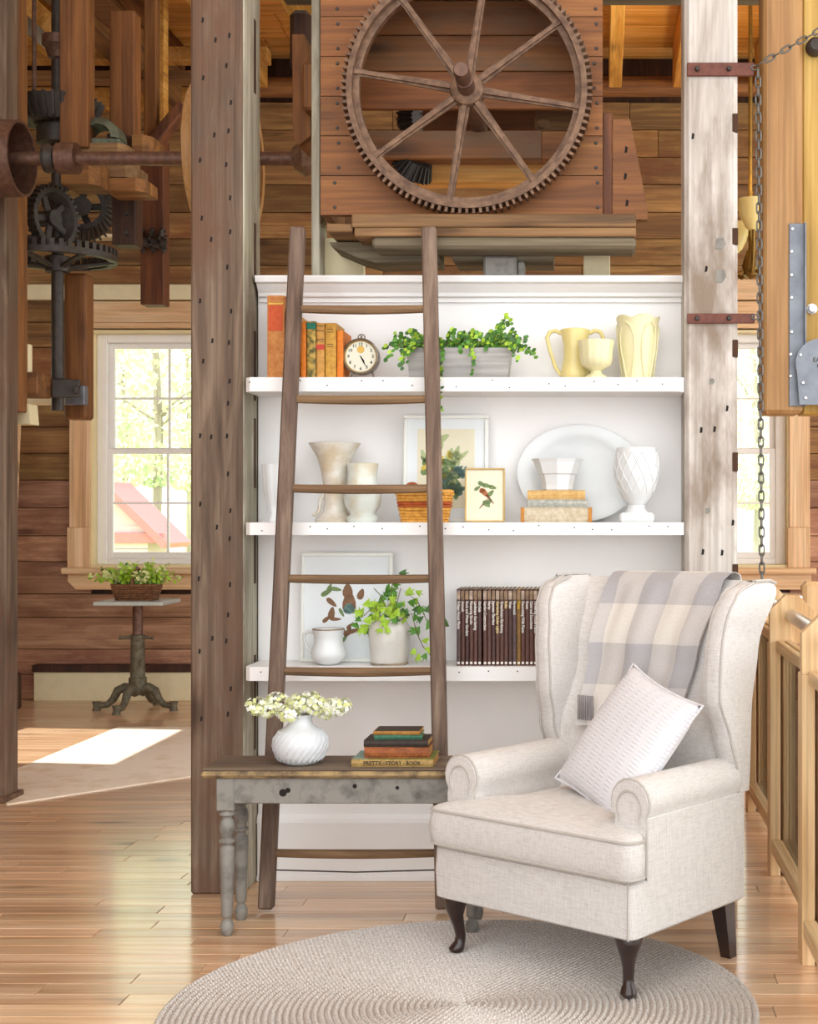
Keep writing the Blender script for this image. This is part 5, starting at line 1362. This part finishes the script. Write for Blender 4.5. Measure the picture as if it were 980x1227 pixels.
# garden series
TT = ['Foliage House Plants', 'Annuals', 'Rock and Water Gardens', 'Flowering Shrubs', 'Landscape Gardening', 'Orchids', 'Garden Construction', 'Herbs', 'Japanese Gardens', 'Gardening Under Lights', 'Greenhouse Gardening', 'Bulbs', 'Vines', 'Perennials', 'Trees', 'Decorating With Plants', 'Roses', 'Cacti and Succulents', 'Flowering House Plants', 'Ferns', 'Lawns and Ground Covers']
cloth('series_brown', '#5e3a2e', '#4a2c24', .4); cloth('series_dark', '#4a2a24', '#3a201c', .4); cloth('series_gold', '#8a6428', '#6e4e1e', .4); cloth('series_grey', '#5e4a4a', '#4a3838', .4)
cloth('title_white', '#f0ece4'); cloth('title_cream', '#f2dca0'); cloth('title_yellow', '#e8c028'); cloth('spine_photo', '#a08468', '#6e5844'); cloth('spine_photo_pale', '#c0ac98', '#8c7868')
YR = 4.925; bw = 5.05 / F * YR
x = X(547, YR)
for i, tt in enumerate(TT):
    gap = .004 if i == 6 else 0
    x += gap
    mt = 'series_gold' if i == 14 else 'series_grey' if i in (0, 13) else 'series_dark' if i in (2, 5, 8, 12, 19) else 'series_brown'
    h = Z(706, YR) - Z3
    col = {0: 'grey brown', 13: 'grey brown', 14: 'golden brown'}.get(i, 'dark brown')
    vis = i < 21
    lbl = '%s garden series book titled %s on the lowest shelf' % (col, tt) if vis else '%s series book behind the chair wing titled %s' % (col, tt)
    t = upright_book('series_book', lbl, x, bw - .0008, h, .2, YR, Z3, mt, 'page', 'garden series books on the lowest shelf')
    MB().box(-bw / 2 + .0012, bw / 2 - .0018, -.0009, .001, h - .036, h - .006).l('spine_picture', M['spine_photo_pale' if i % 3 == 0 else 'spine_photo'], t)
    MB().box(-bw / 2 + .003, bw / 2 - .003, -.0009, .001, .006, .014).l('emblem', M['title_white'], t)
    tm_ = 'title_yellow' if i == 14 else 'title_cream' if i in (9, 11, 20) else 'title_white'
    text('title', tt, .0142, M[tm_], t, (0, -.0008, h - .042), (PI / 2, PI / 2, 0), .82, .0003, 'LEFT')
    x += bw

# stack under the bowl, middle shelf
def flat_book(name, lbl, px0, px1, py0, py1, Y, z0, d, cov, pages, rot=0.0, group=None, spine=True):
    w_, h = (px1 - px0) / F * Y, (py1 - py0) / F * Y
    t = thing(name, lbl, 'book', (X((px0 + px1) / 2, Y), Y + d / 2, z0), rot, group)
    c = MB(); b = .0024
    c.box(-w_ / 2, w_ / 2, -d / 2, d / 2, 0, b, .0006); c.box(-w_ / 2, w_ / 2, -d / 2, d / 2, h - b, h, .0006)
    if spine: c.prism([(-d / 2 + .003, 0), (-d / 2 - .001, h * .2), (-d / 2 - .003, h * .5), (-d / 2 - .001, h * .8), (-d / 2 + .003, h)], -w_ / 2, w_ / 2, 'X')
    c.l('cover', M[cov], t)
    MB().box(-w_ / 2 + .003, w_ / 2 - .003, -d / 2 + .003, d / 2 - .003, b, h - b).l('pages', M[pages], t)
    return t, h - .0
cloth('book_straw', '#d8b87c', '#bf9450'); cloth('book_marbled', '#c8c4b8', '#8a9088'); cloth('book_grey_tan', '#cfc6b0', '#b4a486'); cloth('book_corner', '#c88a3c', '#a86c28')
gS = 'books under the white bowl'
t, h0 = flat_book('stacked_book', 'large pale book with orange corners at the bottom of the shelf stack', 624, 709, 608, 626, 4.925, Z2, .14, 'book_grey_tan', 'page', 0, gS)
for s_ in (-1, 1): MB().box(s_ * .118 - .0065, s_ * .118 + .0065, -.0738, -.069, -.0001 + .0004, h0 - .0003, .001).l('leather_corner', M['book_corner'], t)
t, h1 = flat_book('stacked_book', 'thin marbled book in the middle of the shelf stack', 632, 704, 598.5, 608, 4.93, Z2 + h0, .12, 'book_marbled', 'page', 0, gS)
t, h2 = flat_book('stacked_book', 'straw yellow book on top of the shelf stack', 632, 701, 587.5, 598.5, 4.93, Z2 + h0 + h1, .12, 'book_straw', 'page_tan', 0, gS)
zb4 = Z2 + h0 + h1 + h2
t = thing('pressed_glass_bowl', 'white flared octagonal bowl standing on the straw yellow book', 'bowl', (X(668, 4.985), 4.985, zb4))
MB().lathe([(0, .001), (.05, 0), (.054, .004), (.055, .02), (.062, .05), (.064, .056), (.07, .06), (.085, .1), (.093, .112), (.089, .112), (.066, .065), (.05, .03), (0, .02)], 8, sq=(1, .75), twist=0).l('body', M['ceramic'], t)

# bench stack
cloth('book_story', '#b99a5c', '#8f7440'); cloth('story_green', '#7a8a3c', '#5c6a30'); cloth('book_rust', '#a8602c', '#7c4220'); cloth('book_black', '#3c3028', '#2a2018'); cloth('book_green', '#3f7a5c', '#2f5e48'); cloth('book_tan', '#b08038', '#8a602a'); cloth('story_blue', '#9ab4a8', '#7a968c')
gB = 'old books stacked on the bench'
zz = ZB
t, h = flat_book('bench_book', 'wide old story book with lettering on its spine at the bottom of the bench stack', 421, 519, 908, 917, 4.44, zz, .17, 'book_story', 'page_tan', .0, gB)
MB().box(-.127, .127, -.08, .083, h - .0003, h + .0004).l('cover_print', M['story_green'], t)
MB().box(-.127, -.08, -.08, .083, h + .0002, h + .0007).l('cover_print', M['story_blue'], t)
text('lettering', '\u00b7 PRETTY \u00b7 STORY \u00b7 BOOK \u00b7', .0165, M['ink_dark'], t, (0, -.0884, h / 2), (PI / 2, 0, 0), 1.0, .0003)
zz += h + .0008
t, h = flat_book('bench_book', 'thick rust brown book second from the bottom of the bench stack', 436, 514, 895, 908, 4.46, zz, .13, 'book_rust', 'page_tan', .02, gB); zz += h
t, h = flat_book('bench_book', 'black book in the middle of the bench stack', 436, 513, 887, 895.5, 4.46, zz, .13, 'book_black', 'page_tan', -.01, gB); zz += h
t, h = flat_book('bench_book', 'green book with tan page edges near the top of the bench stack', 447, 504, 882, 887.5, 4.47, zz, .12, 'book_green', 'page_tan', .06, gB); zz += h
t, h = flat_book('bench_book', 'tan edged dark book on top of the bench stack', 447, 503, 877.5, 882, 4.47, zz, .11, 'book_tan', 'page_tan', .0, gB)
MB().box(-.07, .07, -.052, .053, h - .0002, h + .0006).l('dark_cover', M['book_black'], t)

# alarm clock
YA = 4.955
cx_, cz_ = X(432.5, YA), Z(427.5, YA) - Z1
M['clock_case'] = plain('nickel_case', '#8e8478', .3, .75, sc=30, col2='#6a5c4c')
M['clock_rim'] = plain('brass_inner_rim', '#c29a48', .35, .6, var=.2)
M['clock_face'] = plain('clock_face', '#dcd9c4', .5, var=.03)
t = thing('alarm_clock', 'round nickel alarm clock with a cream dial beside the orange book', 'clock', (cx_, YA, Z1))
Rk = 22 / F * YA
MB().lathe([(0, .05), (Rk * .85, .05), (Rk * .96, .04), (Rk * .97, -.006), (Rk, -.012), (Rk * .98, -.018), (Rk * .92, -.02), (Rk * .88, -.014), (Rk * .86, -.006), (0, -.006)], 40, (0, 0, cz_), 'Y').l('case', M['clock_case'], t, True)
MB().lathe([(Rk * .88, -.013), (Rk * .84, -.0075), (Rk * .82, -.0068), (Rk * .82, -.006), (Rk * .88, -.006), (Rk * .88, -.013)], 40, (0, 0, cz_), 'Y').l('inner_rim', M['clock_rim'], t, True)
MB().lathe([(0, -.007), (Rk * .83, -.007), (Rk * .83, -.0055), (0, -.0055)], 40, (0, 0, cz_), 'Y').l('dial', M['clock_face'], t)
MB().lathe([(0, -.0075), (Rk * .2, -.0075), (Rk * .2, -.007)], 20, (0, 0, cz_ + Rk * .38), 'Y').l('seconds_dial', M['clock_rim'], t)
for k in range(1, 13):
    a = PI / 2 - k * PI / 6
    text('numeral', str(k), .0155, M['hole'], t, (math.cos(a) * Rk * .66, -.0073, cz_ + math.sin(a) * Rk * .66), (PI / 2, 0, 0))
def hand(ang, L, w_, nm):
    a = PI / 2 - math.radians(ang); u = Vector((math.cos(a), 0, math.sin(a))); v_ = Vector((-math.sin(a), 0, math.cos(a))); c = Vector((0, -.0088, cz_))
    P = [c - u * L * .1 + v_ * w_ * .4, c + u * L * .6 + v_ * w_, c + u * L, c + u * L * .6 - v_ * w_, c - u * L * .1 - v_ * w_ * .4]
    MB().loft([[tuple(p) for p in P], [tuple(p + Vector((0, .0006, 0))) for p in P]]).l(nm, M['hole'], t)
hand(152, Rk * .6, .0022, 'minute_hand'); hand(148, Rk * .42, .0032, 'hour_hand')
MB().tube([(.012 * math.cos(PI * k / 8), .01, cz_ + Rk + .004 + .012 * math.sin(PI * k / 8)) for k in range(-2, 11)], .0022, 6).l('ring_handle', M['clock_case'], t, True)
MB().cyl((0, .01, cz_ + Rk * .95), (0, .01, cz_ + Rk + .012), .004, 8).l('winder', M['clock_case'], t, True)
for s_ in (-1, 1):
    MB().tube([(s_ * Rk * .55, .012, cz_ - Rk * .75), (s_ * Rk * .68, .012, .003), (s_ * Rk * .72, .012, .001)], [.004, .003, .004], 6).l('foot', M['clock_case'], t, True)
# ================================================================== RUG
M['rug'], nt, b = nmat('braided_rug')
tc = N(nt, 'ShaderNodeTexCoord'); mp = N(nt, 'ShaderNodeMapping'); mp.inputs['Scale'].default_value = (1, 1, 1)
nt.links.new(tc.outputs['UV'], mp.inputs['Vector'])
wv = N(nt, 'ShaderNodeTexWave', wave_type='BANDS', bands_direction='DIAGONAL'); wv.inputs['Scale'].default_value = .5; wv.inputs['Distortion'].default_value = .6
nt.links.new(mp.outputs['Vector'], wv.inputs['Vector'])
ns = N(nt, 'ShaderNodeTexNoise'); ns.inputs['Scale'].default_value = 3.0; ns.inputs['Detail'].default_value = 3
nt.links.new(mp.outputs['Vector'], ns.inputs['Vector'])
r1 = ramp(nt, [(.35, rgb('#b0a7a0')), (.5, rgb('#cec7c1')), (.66, rgb('#e4e0db'))]); nt.links.new(ns.outputs['Fac'], r1.inputs['Fac'])
r2 = ramp(nt, [(.0, (.78, .76, .74, 1)), (.5, (1, 1, 1, 1))]); nt.links.new(wv.outputs['Fac'], r2.inputs['Fac'])
nt.links.new(mixc(nt, r1.outputs['Color'], r2.outputs['Color'], .7, 'MULTIPLY'), b.inputs['Base Color'])
b.inputs['Roughness'].default_value = .95; b.inputs['Specular IOR Level'].default_value = .1
bump(nt, b, wv.outputs['Fac'], .6, .004)
rm = MB(); RR, nr, nseg = .795, 44, 160
rings, uvs = [], []
dr = RR / nr
for i in range(nr):
    for (f, h) in ((.03, .0035), (.22, .0095), (.5, .0115), (.78, .0095), (.97, .0035)):
        r = (i + f) * dr
        ring = []
        for k in range(nseg + 1):
            a = 2 * PI * k / nseg
            ring.append((r * math.cos(a), r * math.sin(a), h))
            uvs.append((a * (i + .5) * dr / .012, i + f))
        rings.append(ring)
rings.append([(RR * math.cos(2 * PI * k / nseg), RR * math.sin(2 * PI * k / nseg), .0) for k in range(nseg + 1)]); uvs += [(2 * PI * k / nseg * RR / .012, nr) for k in range(nseg + 1)]
rm.loft(rings, False, False, False); rm.uv = uvs
tag(rm.l('braided_rug', M['rug'], None, True, (-.374, 3.785, .0005)), 'round greyish beige braided rug under the armchair', 'rug')
RUG = .012

# ================================================================== WINGBACK ARMCHAIR
M['linen'], nt, b = nmat('natural_linen')
v, _ = coords(nt, (420, 420, 420), False)
c1 = N(nt, 'ShaderNodeTexNoise'); c1.inputs['Scale'].default_value = 1.0; c1.inputs['Detail'].default_value = 2
mA = N(nt, 'ShaderNodeVectorMath', operation='MULTIPLY'); mA.inputs[1].default_value = (.08, .08, 1.0); nt.links.new(v, mA.inputs[0]); nt.links.new(mA.outputs[0], c1.inputs['Vector'])
c2 = N(nt, 'ShaderNodeTexNoise'); c2.inputs['Scale'].default_value = 1.0; c2.inputs['Detail'].default_value = 2
mB = N(nt, 'ShaderNodeVectorMath', operation='MULTIPLY'); mB.inputs[1].default_value = (1.0, 1.0, .06); nt.links.new(v, mB.inputs[0]); nt.links.new(mB.outputs[0], c2.inputs['Vector'])
ad = N(nt, 'ShaderNodeMath', operation='ADD'); nt.links.new(c1.outputs['Fac'], ad.inputs[0]); nt.links.new(c2.outputs['Fac'], ad.inputs[1])
mr = N(nt, 'ShaderNodeMath', operation='MULTIPLY'); mr.inputs[1].default_value = .5; nt.links.new(ad.outputs[0], mr.inputs[0])
r1 = ramp(nt, [(.32, rgb('#c2bdb8')), (.5, rgb('#d3cfcb')), (.68, rgb('#dfdbd7'))]); nt.links.new(mr.outputs[0], r1.inputs['Fac'])
nt.links.new(r1.outputs['Color'], b.inputs['Base Color']); b.inputs['Roughness'].default_value = .9; b.inputs['Specular IOR Level'].default_value = .15
b.inputs['Sheen Weight'].default_value = .15
bump(nt, b, mr.outputs[0], .25, .002)
M['leg'] = plain('dark_walnut_leg', '#33221e', .3, var=.3, sc=30, coat=.3)
M['welt'] = plain('linen_welt', '#c0bab3', .9, var=.1, sc=80)

ch_ = thing('wingback_armchair', 'cream linen wingback armchair with dark cabriole legs on the rug', 'armchair', (-.035, 4.214, 0), math.radians(-38.2))
W2, D2 = .372, .28
def zring(pts, z): return [(p[0], p[1], z) for p in pts]
# seat base
rings = []
for (z, s_) in ((.178, -.008), (.184, 0), (.26, .003), (.328, 0), (.335, -.01)):
    rings.append(zring(rrect(W2 + s_, D2 + s_, .022, 4), z))
MB().loft(rings).l('seat_base', M['linen'], ch_, 50)
for (x, y0_, y1_) in ((W2 - .002, -D2, -D2), ):
    MB().tube([(x - .012, -D2 - .001, .18), (x - .012, -D2 - .002, .26), (x - .012, -D2 - .001, .345)], .0028, 5).l('seam_welt', M['welt'], ch_, True)
# cushion, T shaped
AI = .262                              # inner face of the arms
T = [(W2 + .012, -D2 - .022), (W2 + .012, -D2 + .052), (AI + .004, -D2 + .056), (AI - .004, .22), (-AI + .004, .22), (-AI - .004, -D2 + .056), (-W2 - .012, -D2 + .052), (-W2 - .012, -D2 - .022)]
def round_poly(P, rads, n=5):
    out = []; m = len(P)
    for i in range(m):
        p0, p, p1 = Vector(P[i - 1]).to_2d(), Vector(P[i]).to_2d(), Vector(P[(i + 1) % m]).to_2d()
        r = rads[i]; a = p + (p0 - p).normalized() * r; c = p + (p1 - p).normalized() * r
        for k in range(n + 1):
            t_ = k / n
            q = a * (1 - t_) ** 2 + p * 2 * t_ * (1 - t_) + c * t_ ** 2
            out.append((q.x, q.y))
    return out
def resample(P, n):
    m = len(P); L = [0]
    for i in range(m): L.append(L[-1] + (Vector(P[(i + 1) % m]) - Vector(P[i])).length)
    out = []
    for k in range(n):
        s_ = L[-1] * k / n
        for i in range(m):
            if L[i + 1] >= s_:
                f = (s_ - L[i]) / max(1e-9, L[i + 1] - L[i]); a, c = P[i], P[(i + 1) % m]
                out.append((lerp(a[0], c[0], f), lerp(a[1], c[1], f))); break
    return out
TP = resample(round_poly(T, [.035, .02, .02, .03, .03, .02, .02, .035]), 120)
rings = []
cen = (0, -.02)
for (f, z) in ((.3, .335), (.955, .335), (.988, .345), (1.0, .37), (1.008, .396), (1.0, .425), (.988, .446), (.96, .456), (.86, .466), (.65, .478), (.35, .486), (.08, .487)):
    rings.append([(lerp(cen[0], p[0], f), lerp(cen[1], p[1], f), z) for p in TP])
MB().loft(rings).l('seat_cushion', M['linen'], ch_, 60)
for (z, f) in ((.346, .994), (.445, .994)):
    MB().tube([(lerp(0, p[0], f), lerp(-.02, p[1], f), z) for p in TP], .0042, 6, True).l('cushion_welt', M['welt'], ch_, True)
# arms
def arm(s_):
    P = []
    cx, cz, r = .318, .537, .064
    prof = [(W2, .34), (W2, .48)]
    for k in range(13):
        a = math.radians(-38 + k * (256 / 12))
        prof.append((cx + r * math.cos(a), cz + r * math.sin(a)))
    prof += [(AI + .004, .48), (AI + .004, .34)]
    prof = [(s_ * p[0], p[1]) for p in prof]
    rings = []
    for (y, f) in ((-.214, .9), (-.222, .965), (-.216, 1.0), (-.1, 1.0), (.24, 1.0)):
        rings.append([(s_ * .318 + (p[0] - s_ * .318) * f, y, .47 + (p[1] - .47) * f) for p in prof])
    rings[0] = [(p[0], -.222, p[2]) for p in rings[0]]
    MB().loft(rings).l('arm', M['linen'], ch_, 45)
    MB().tube([(p[0], -.2165, p[1]) for p in prof], .0042, 6).l('arm_welt', M['welt'], ch_, True)
    MB().tube([(s_ * .318 + (p[0] - s_ * .318) * .66, -.2235, .49 + (p[1] - .49) * .72) for p in prof[1:-1]], .0035, 6).l('scroll_welt', M['welt'], ch_, True)
    # outer side panel down to the base
    MB().box(s_ * (W2 - .004) if s_ > 0 else s_ * (W2 + .003), s_ * (W2 + .003) if s_ > 0 else s_ * (W2 - .004), -.214, D2 - .01, .185, .5, .003).l('side_panel', M['linen'], ch_)
for s_ in (-1, 1): arm(s_)
# back and wings
def yin(z): return curve([(.40, .175), (.62, .235), (.9, .315), (1.12, .40)], z)       # front face of the back
def yout(z): return curve([(.18, .275), (.6, .312), (.9, .375), (1.12, .455)], z)
def xout(z): return curve([(.45, .372), (.62, .374), (.8, .356), (.95, .362), (1.12, .386)], z)
rings = []
for z in [.38 + .035 * i for i in range(21)] + [1.095, 1.11, 1.12]:
    t_ = max(0, (z - 1.06) / .06); ins = .028 * t_ * t_
    a, c = yin(z) + ins, yout(z) - ins
    hw = xout(z) - .05
    bul = .014 * math.sin(min(1, (z - .38) / .7) * PI)
    ring = []
    n = 14
    for k in range(n + 1):
        x = lerp(-hw, hw, k / n); q = 1 - (x / hw) ** 2
        ring.append((x, a - bul * q, z))
    for k in range(n + 1):
        x = lerp(hw, -hw, k / n); ring.append((x, c, z))
    rings.append(ring)
MB().loft(rings).l('backrest', M['linen'], ch_, 50)
MB().box(-.33, .33, .235, .283, .18, .42, .006).l('lower_back', M['linen'], ch_)
def yfront(z): return curve([(.55, .235), (.66, .2), (.78, .165), (.9, .165), (1.02, .18), (1.09, .215), (1.125, .29)], z)
def wing(s_):
    rings = []
    zl = [.50 + .03 * i for i in range(20)] + [1.085, 1.1, 1.112, 1.12, 1.124]
    fr_o, fr_i = [], []
    for z in zl:
        t_ = max(0, (z - 1.06) / .064); ins = .02 * t_ ** 3
        xo = xout(z) + .003; th = .072 - .012 * (z - .5)
        y0_, y1_ = yfront(z) + ins, yout(z) + .004 - ins
        P = rrect((th) / 2 - ins, (y1_ - y0_) / 2, .022, 3, s_ * (xo - th / 2), (y0_ + y1_) / 2)
        rings.append(zring(P, z))
        fr_o.append((s_ * (xo - .006), y0_ + .006, z)); fr_i.append((s_ * (xo - th + .006), y0_ + .006, z))
    MB().loft(rings).l('wing', M['linen'], ch_, 60)
    top = [(s_ * (xout(1.12) - .006), lerp(.3, .44, k / 4), 1.124 - .01 * (k == 4)) for k in range(5)]
    MB().tube(fr_o + top, .0042, 6).l('wing_welt', M['welt'], ch_, True)
    MB().tube(fr_i, .0042, 6).l('wing_welt', M['welt'], ch_, True)
for s_ in (-1, 1): wing(s_)
# legs
def cab(s_):
    cx, cy = s_ * (W2 - .055), -D2 + .055
    d = Vector((s_ * .6, -.8, 0)).normalized()
    rings = []
    for (z, off, r) in ((.18, -.004, .043), (.165, .004, .041), (.14, .014, .033), (.11, .012, .0225), (.08, .004, .0175), (.05, -.002, .0155), (.032, .0, .0165), (.022, .006, .021), (.012, .010, .024), (.004, .010, .021), (.0, .010, .015)):
        c = Vector((cx, cy, z + RUG)) + d * off
        rings.append([tuple(c + Vector((math.cos(2 * PI * k / 14) * r, math.sin(2 * PI * k / 14) * r, 0))) for k in range(14)])
    MB().loft(rings).l('front_leg', M['leg'], ch_, True)
for s_ in (-1, 1): cab(s_)
for s_ in (-1, 1):
    cx, cy = s_ * (W2 - .05), D2 - .05
    rings = []
    for (z, oy, hw) in ((0.0, .035, .017), (.18, 0, .027)):
        rings.append([(cx + a * hw, cy + oy + c * hw, z) for (a, c) in ((-1, -1), (1, -1), (1, 1), (-1, 1))])
    MB().loft(rings).l('back_leg', M['leg'], ch_)

# ================================================================== THROW
M['throw'], nt, b = nmat('checked_wool_throw')
tc = N(nt, 'ShaderNodeTexCoord'); sx = N(nt, 'ShaderNodeSeparateXYZ'); nt.links.new(tc.outputs['UV'], sx.inputs[0])
def stripes(out, per, off=0.0):
    m1 = N(nt, 'ShaderNodeMath', operation='MULTIPLY_ADD'); m1.inputs[1].default_value = 1 / per; m1.inputs[2].default_value = off; nt.links.new(out, m1.inputs[0])
    fr = N(nt, 'ShaderNodeMath', operation='FRACT'); nt.links.new(m1.outputs[0], fr.inputs[0])
    st = N(nt, 'ShaderNodeMath', operation='GREATER_THAN'); st.inputs[1].default_value = .5; nt.links.new(fr.outputs[0], st.inputs[0])
    return st.outputs[0]
a, c = stripes(sx.outputs[0], .22, .773), stripes(sx.outputs[1], .27, 0.0)
sm_ = N(nt, 'ShaderNodeMath', operation='ADD'); nt.links.new(a, sm_.inputs[0]); nt.links.new(c, sm_.inputs[1])
hf = N(nt, 'ShaderNodeMath', operation='MULTIPLY'); hf.inputs[1].default_value = .5; nt.links.new(sm_.outputs[0], hf.inputs[0])
r1 = ramp(nt, [(.0, rgb('#e2ded6')), (.5, rgb('#cbc7c4')), (1.0, rgb('#b3b1b3'))]); nt.links.new(hf.outputs[0], r1.inputs['Fac'])
nz = N(nt, 'ShaderNodeTexNoise'); nz.inputs['Scale'].default_value = 220; nt.links.new(tc.outputs['UV'], nz.inputs['Vector'])
r2 = ramp(nt, [(.3, (.86, .86, .86, 1)), (.7, (1.05, 1.05, 1.05, 1))]); nt.links.new(nz.outputs['Fac'], r2.inputs['Fac'])
nt.links.new(mixc(nt, r1.outputs['Color'], r2.outputs['Color'], .8, 'MULTIPLY'), b.inputs['Base Color'])
b.inputs['Roughness'].default_value = .95; b.inputs['Specular IOR Level'].default_value = .1
bump(nt, b, nz.outputs['Fac'], .3, .002)
def throw():
    path = []       # (y, z) up the front of the back, over the top and down behind
    for i in range(17):
        z = lerp(.66, 1.09, i / 16); path.append((yin(z) - .028, z))
    path += [(yin(1.11) - .018, 1.118), (yin(1.12) + .012, 1.138), (.44, 1.142), (.468, 1.132), (.478, 1.11)]
    for i in range(1, 9):
        z = lerp(1.08, .84, i / 8); path.append((yout(z) + .016, z))
    L = [0]
    for p, q in zip(path, path[1:]): L.append(L[-1] + math.hypot(q[0] - p[0], q[1] - p[1]))
    n = 26; V = []; uv = []
    for side in (0, 1):
        for (y, z), s_ in zip(path, L):
            f = s_ / L[-1]
            xl = lerp(-.215, -.235, f); xr = lerp(.165, .235, min(1, f * 1.7))
            for k in range(n + 1):
                u = k / n; x = lerp(xl, xr, u)
                fold = .006 * math.sin(u * 13 + z * 3) + .004 * math.sin(u * 29 - z * 5)
                o = (.009 if side == 0 else 0) + fold
                g = min(1, max(0, (s_ - .43) / .06))
                V.append((x, y - o * (1 - g) + o * g * .6, z + o * .7 * (1 - abs(2 * min(1, max(0, (s_ - .40) / .12)) - 1)) + .015 * (u - .5) * (1 - f)))
                uv.append((u * .46, s_))
    m = len(path); Fc = []
    def id_(sd, i, k): return sd * m * (n + 1) + i * (n + 1) + k
    for i in range(m - 1):
        for k in range(n):
            Fc.append((id_(0, i, k), id_(0, i, k + 1), id_(0, i + 1, k + 1), id_(0, i + 1, k)))
            Fc.append((id_(1, i, k), id_(1, i + 1, k), id_(1, i + 1, k + 1), id_(1, i, k + 1)))
    for i in range(m - 1):
        for k in (0, n): Fc.append((id_(0, i, k), id_(0, i + 1, k), id_(1, i + 1, k), id_(1, i, k)))
    for k in range(n):
        for i in (0, m - 1): Fc.append((id_(0, i, k), id_(0, i, k + 1), id_(1, i, k + 1), id_(1, i, k)))
    mb = MB(); mb.add(V, Fc); mb.uv = uv
    t = thing('throw_blanket', 'grey and cream checked wool throw draped over the armchair back', 'blanket', ch_.location, ch_.rotation_euler[2])
    mb.l('cloth', M['throw'], t, 60)
    M['fringe'] = plain('dark_grey_fringe', '#8a8486', .9, var=.3, sc=90)
    fm = MB()
    for k in range(9):
        x = -.205 + k * .0075
        fm.tube([(x, path[0][0] - .012, path[0][1] + .09), (x + .002, path[0][0] - .014, path[0][1] + .05), (x, path[0][0] - .012, path[0][1] + .012)], .0022, 5)
    fm.l('fringe', M['fringe'], t, True)
throw()

# ================================================================== PILLOW
M['knit'], nt, b = nmat('white_knit')
v, _ = coords(nt, (1, 1, 1), False)
w1 = N(nt, 'ShaderNodeTexWave', wave_type='BANDS', bands_direction='X'); w1.inputs['Scale'].default_value = 7; w1.inputs['Distortion'].default_value = 2.5; w1.inputs['Detail Scale'].default_value = 3
nt.links.new(v, w1.inputs['Vector'])
w2 = N(nt, 'ShaderNodeTexWave', wave_type='BANDS', bands_direction='Y'); w2.inputs['Scale'].default_value = 26; w2.inputs['Distortion'].default_value = 1.0
nt.links.new(v, w2.inputs['Vector'])
pm = N(nt, 'ShaderNodeMath', operation='MULTIPLY'); nt.links.new(w1.outputs['Fac'], pm.inputs[0]); nt.links.new(w2.outputs['Fac'], pm.inputs[1])
b.inputs['Base Color'].default_value = rgb('#e4e4e8'); b.inputs['Roughness'].default_value = .95; b.inputs['Specular IOR Level'].default_value = .1
bump(nt, b, pm.outputs[0], .35, .006)
def pillow():
    top = Vector((.109, 4.37, .842))
    e1 = Vector((-.231, -.044, -.332)); e2 = Vector((.187, -.367, -.081))
    S = .42
    u = e2.normalized(); v_ = (e1 - u * e1.dot(u)).normalized(); w_ = u.cross(v_)
    cen = top + (e1 + e2) / 2 + Vector((-.012, -.0, .012))
    t = thing('throw_pillow', 'white cable knit square pillow propped on the armchair seat', 'pillow', cen)
    R = Matrix(((u.x, v_.x, w_.x, 0), (u.y, v_.y, w_.y, 0), (u.z, v_.z, w_.z, 0), (0, 0, 0, 1)))
    n = 24; V = []; Fc = []
    for sd in (-1, 1):
        for i in range(n + 1):
            for j in range(n + 1):
                a, c = 2 * i / n - 1, 2 * j / n - 1
                pin = 1 - .075 * (1 - a * a) * abs(c) ** 3
                pin2 = 1 - .075 * (1 - c * c) * abs(a) ** 3
                h = .066 * ((1 - abs(a) ** 2.6) * (1 - abs(c) ** 2.6)) ** .55
                V.append((a * S / 2 * pin2, c * S / 2 * pin, sd * h))
    k = (n + 1) ** 2
    for sd in (0, 1):
        for i in range(n):
            for j in range(n):
                q = [sd * k + i * (n + 1) + j, sd * k + (i + 1) * (n + 1) + j, sd * k + (i + 1) * (n + 1) + j + 1, sd * k + i * (n + 1) + j + 1]
                Fc.append(tuple(q))
    mb = MB(); mb.add(V, Fc)
    o = mb.l('cover', M['knit'], t, 70)
    bm = bmesh.new(); bm.from_mesh(o.data); bmesh.ops.remove_doubles(bm, verts=bm.verts, dist=1e-5); bmesh.ops.recalc_face_normals(bm, faces=bm.faces); bm.to_mesh(o.data); bm.free()
    o.matrix_local = R
    edge = [V[i * (n + 1)] for i in range(n)] + [V[n * (n + 1) + j] for j in range(n)] + [V[(n - i) * (n + 1) + n] for i in range(n)] + [V[n - j] for j in range(n)]
    p = MB().tube([(q[0] * 1.005, q[1] * 1.005, 0) for q in edge], .0042, 6, True).l('piping', M['knit'], t, True)
    p.matrix_local = R
pillow()
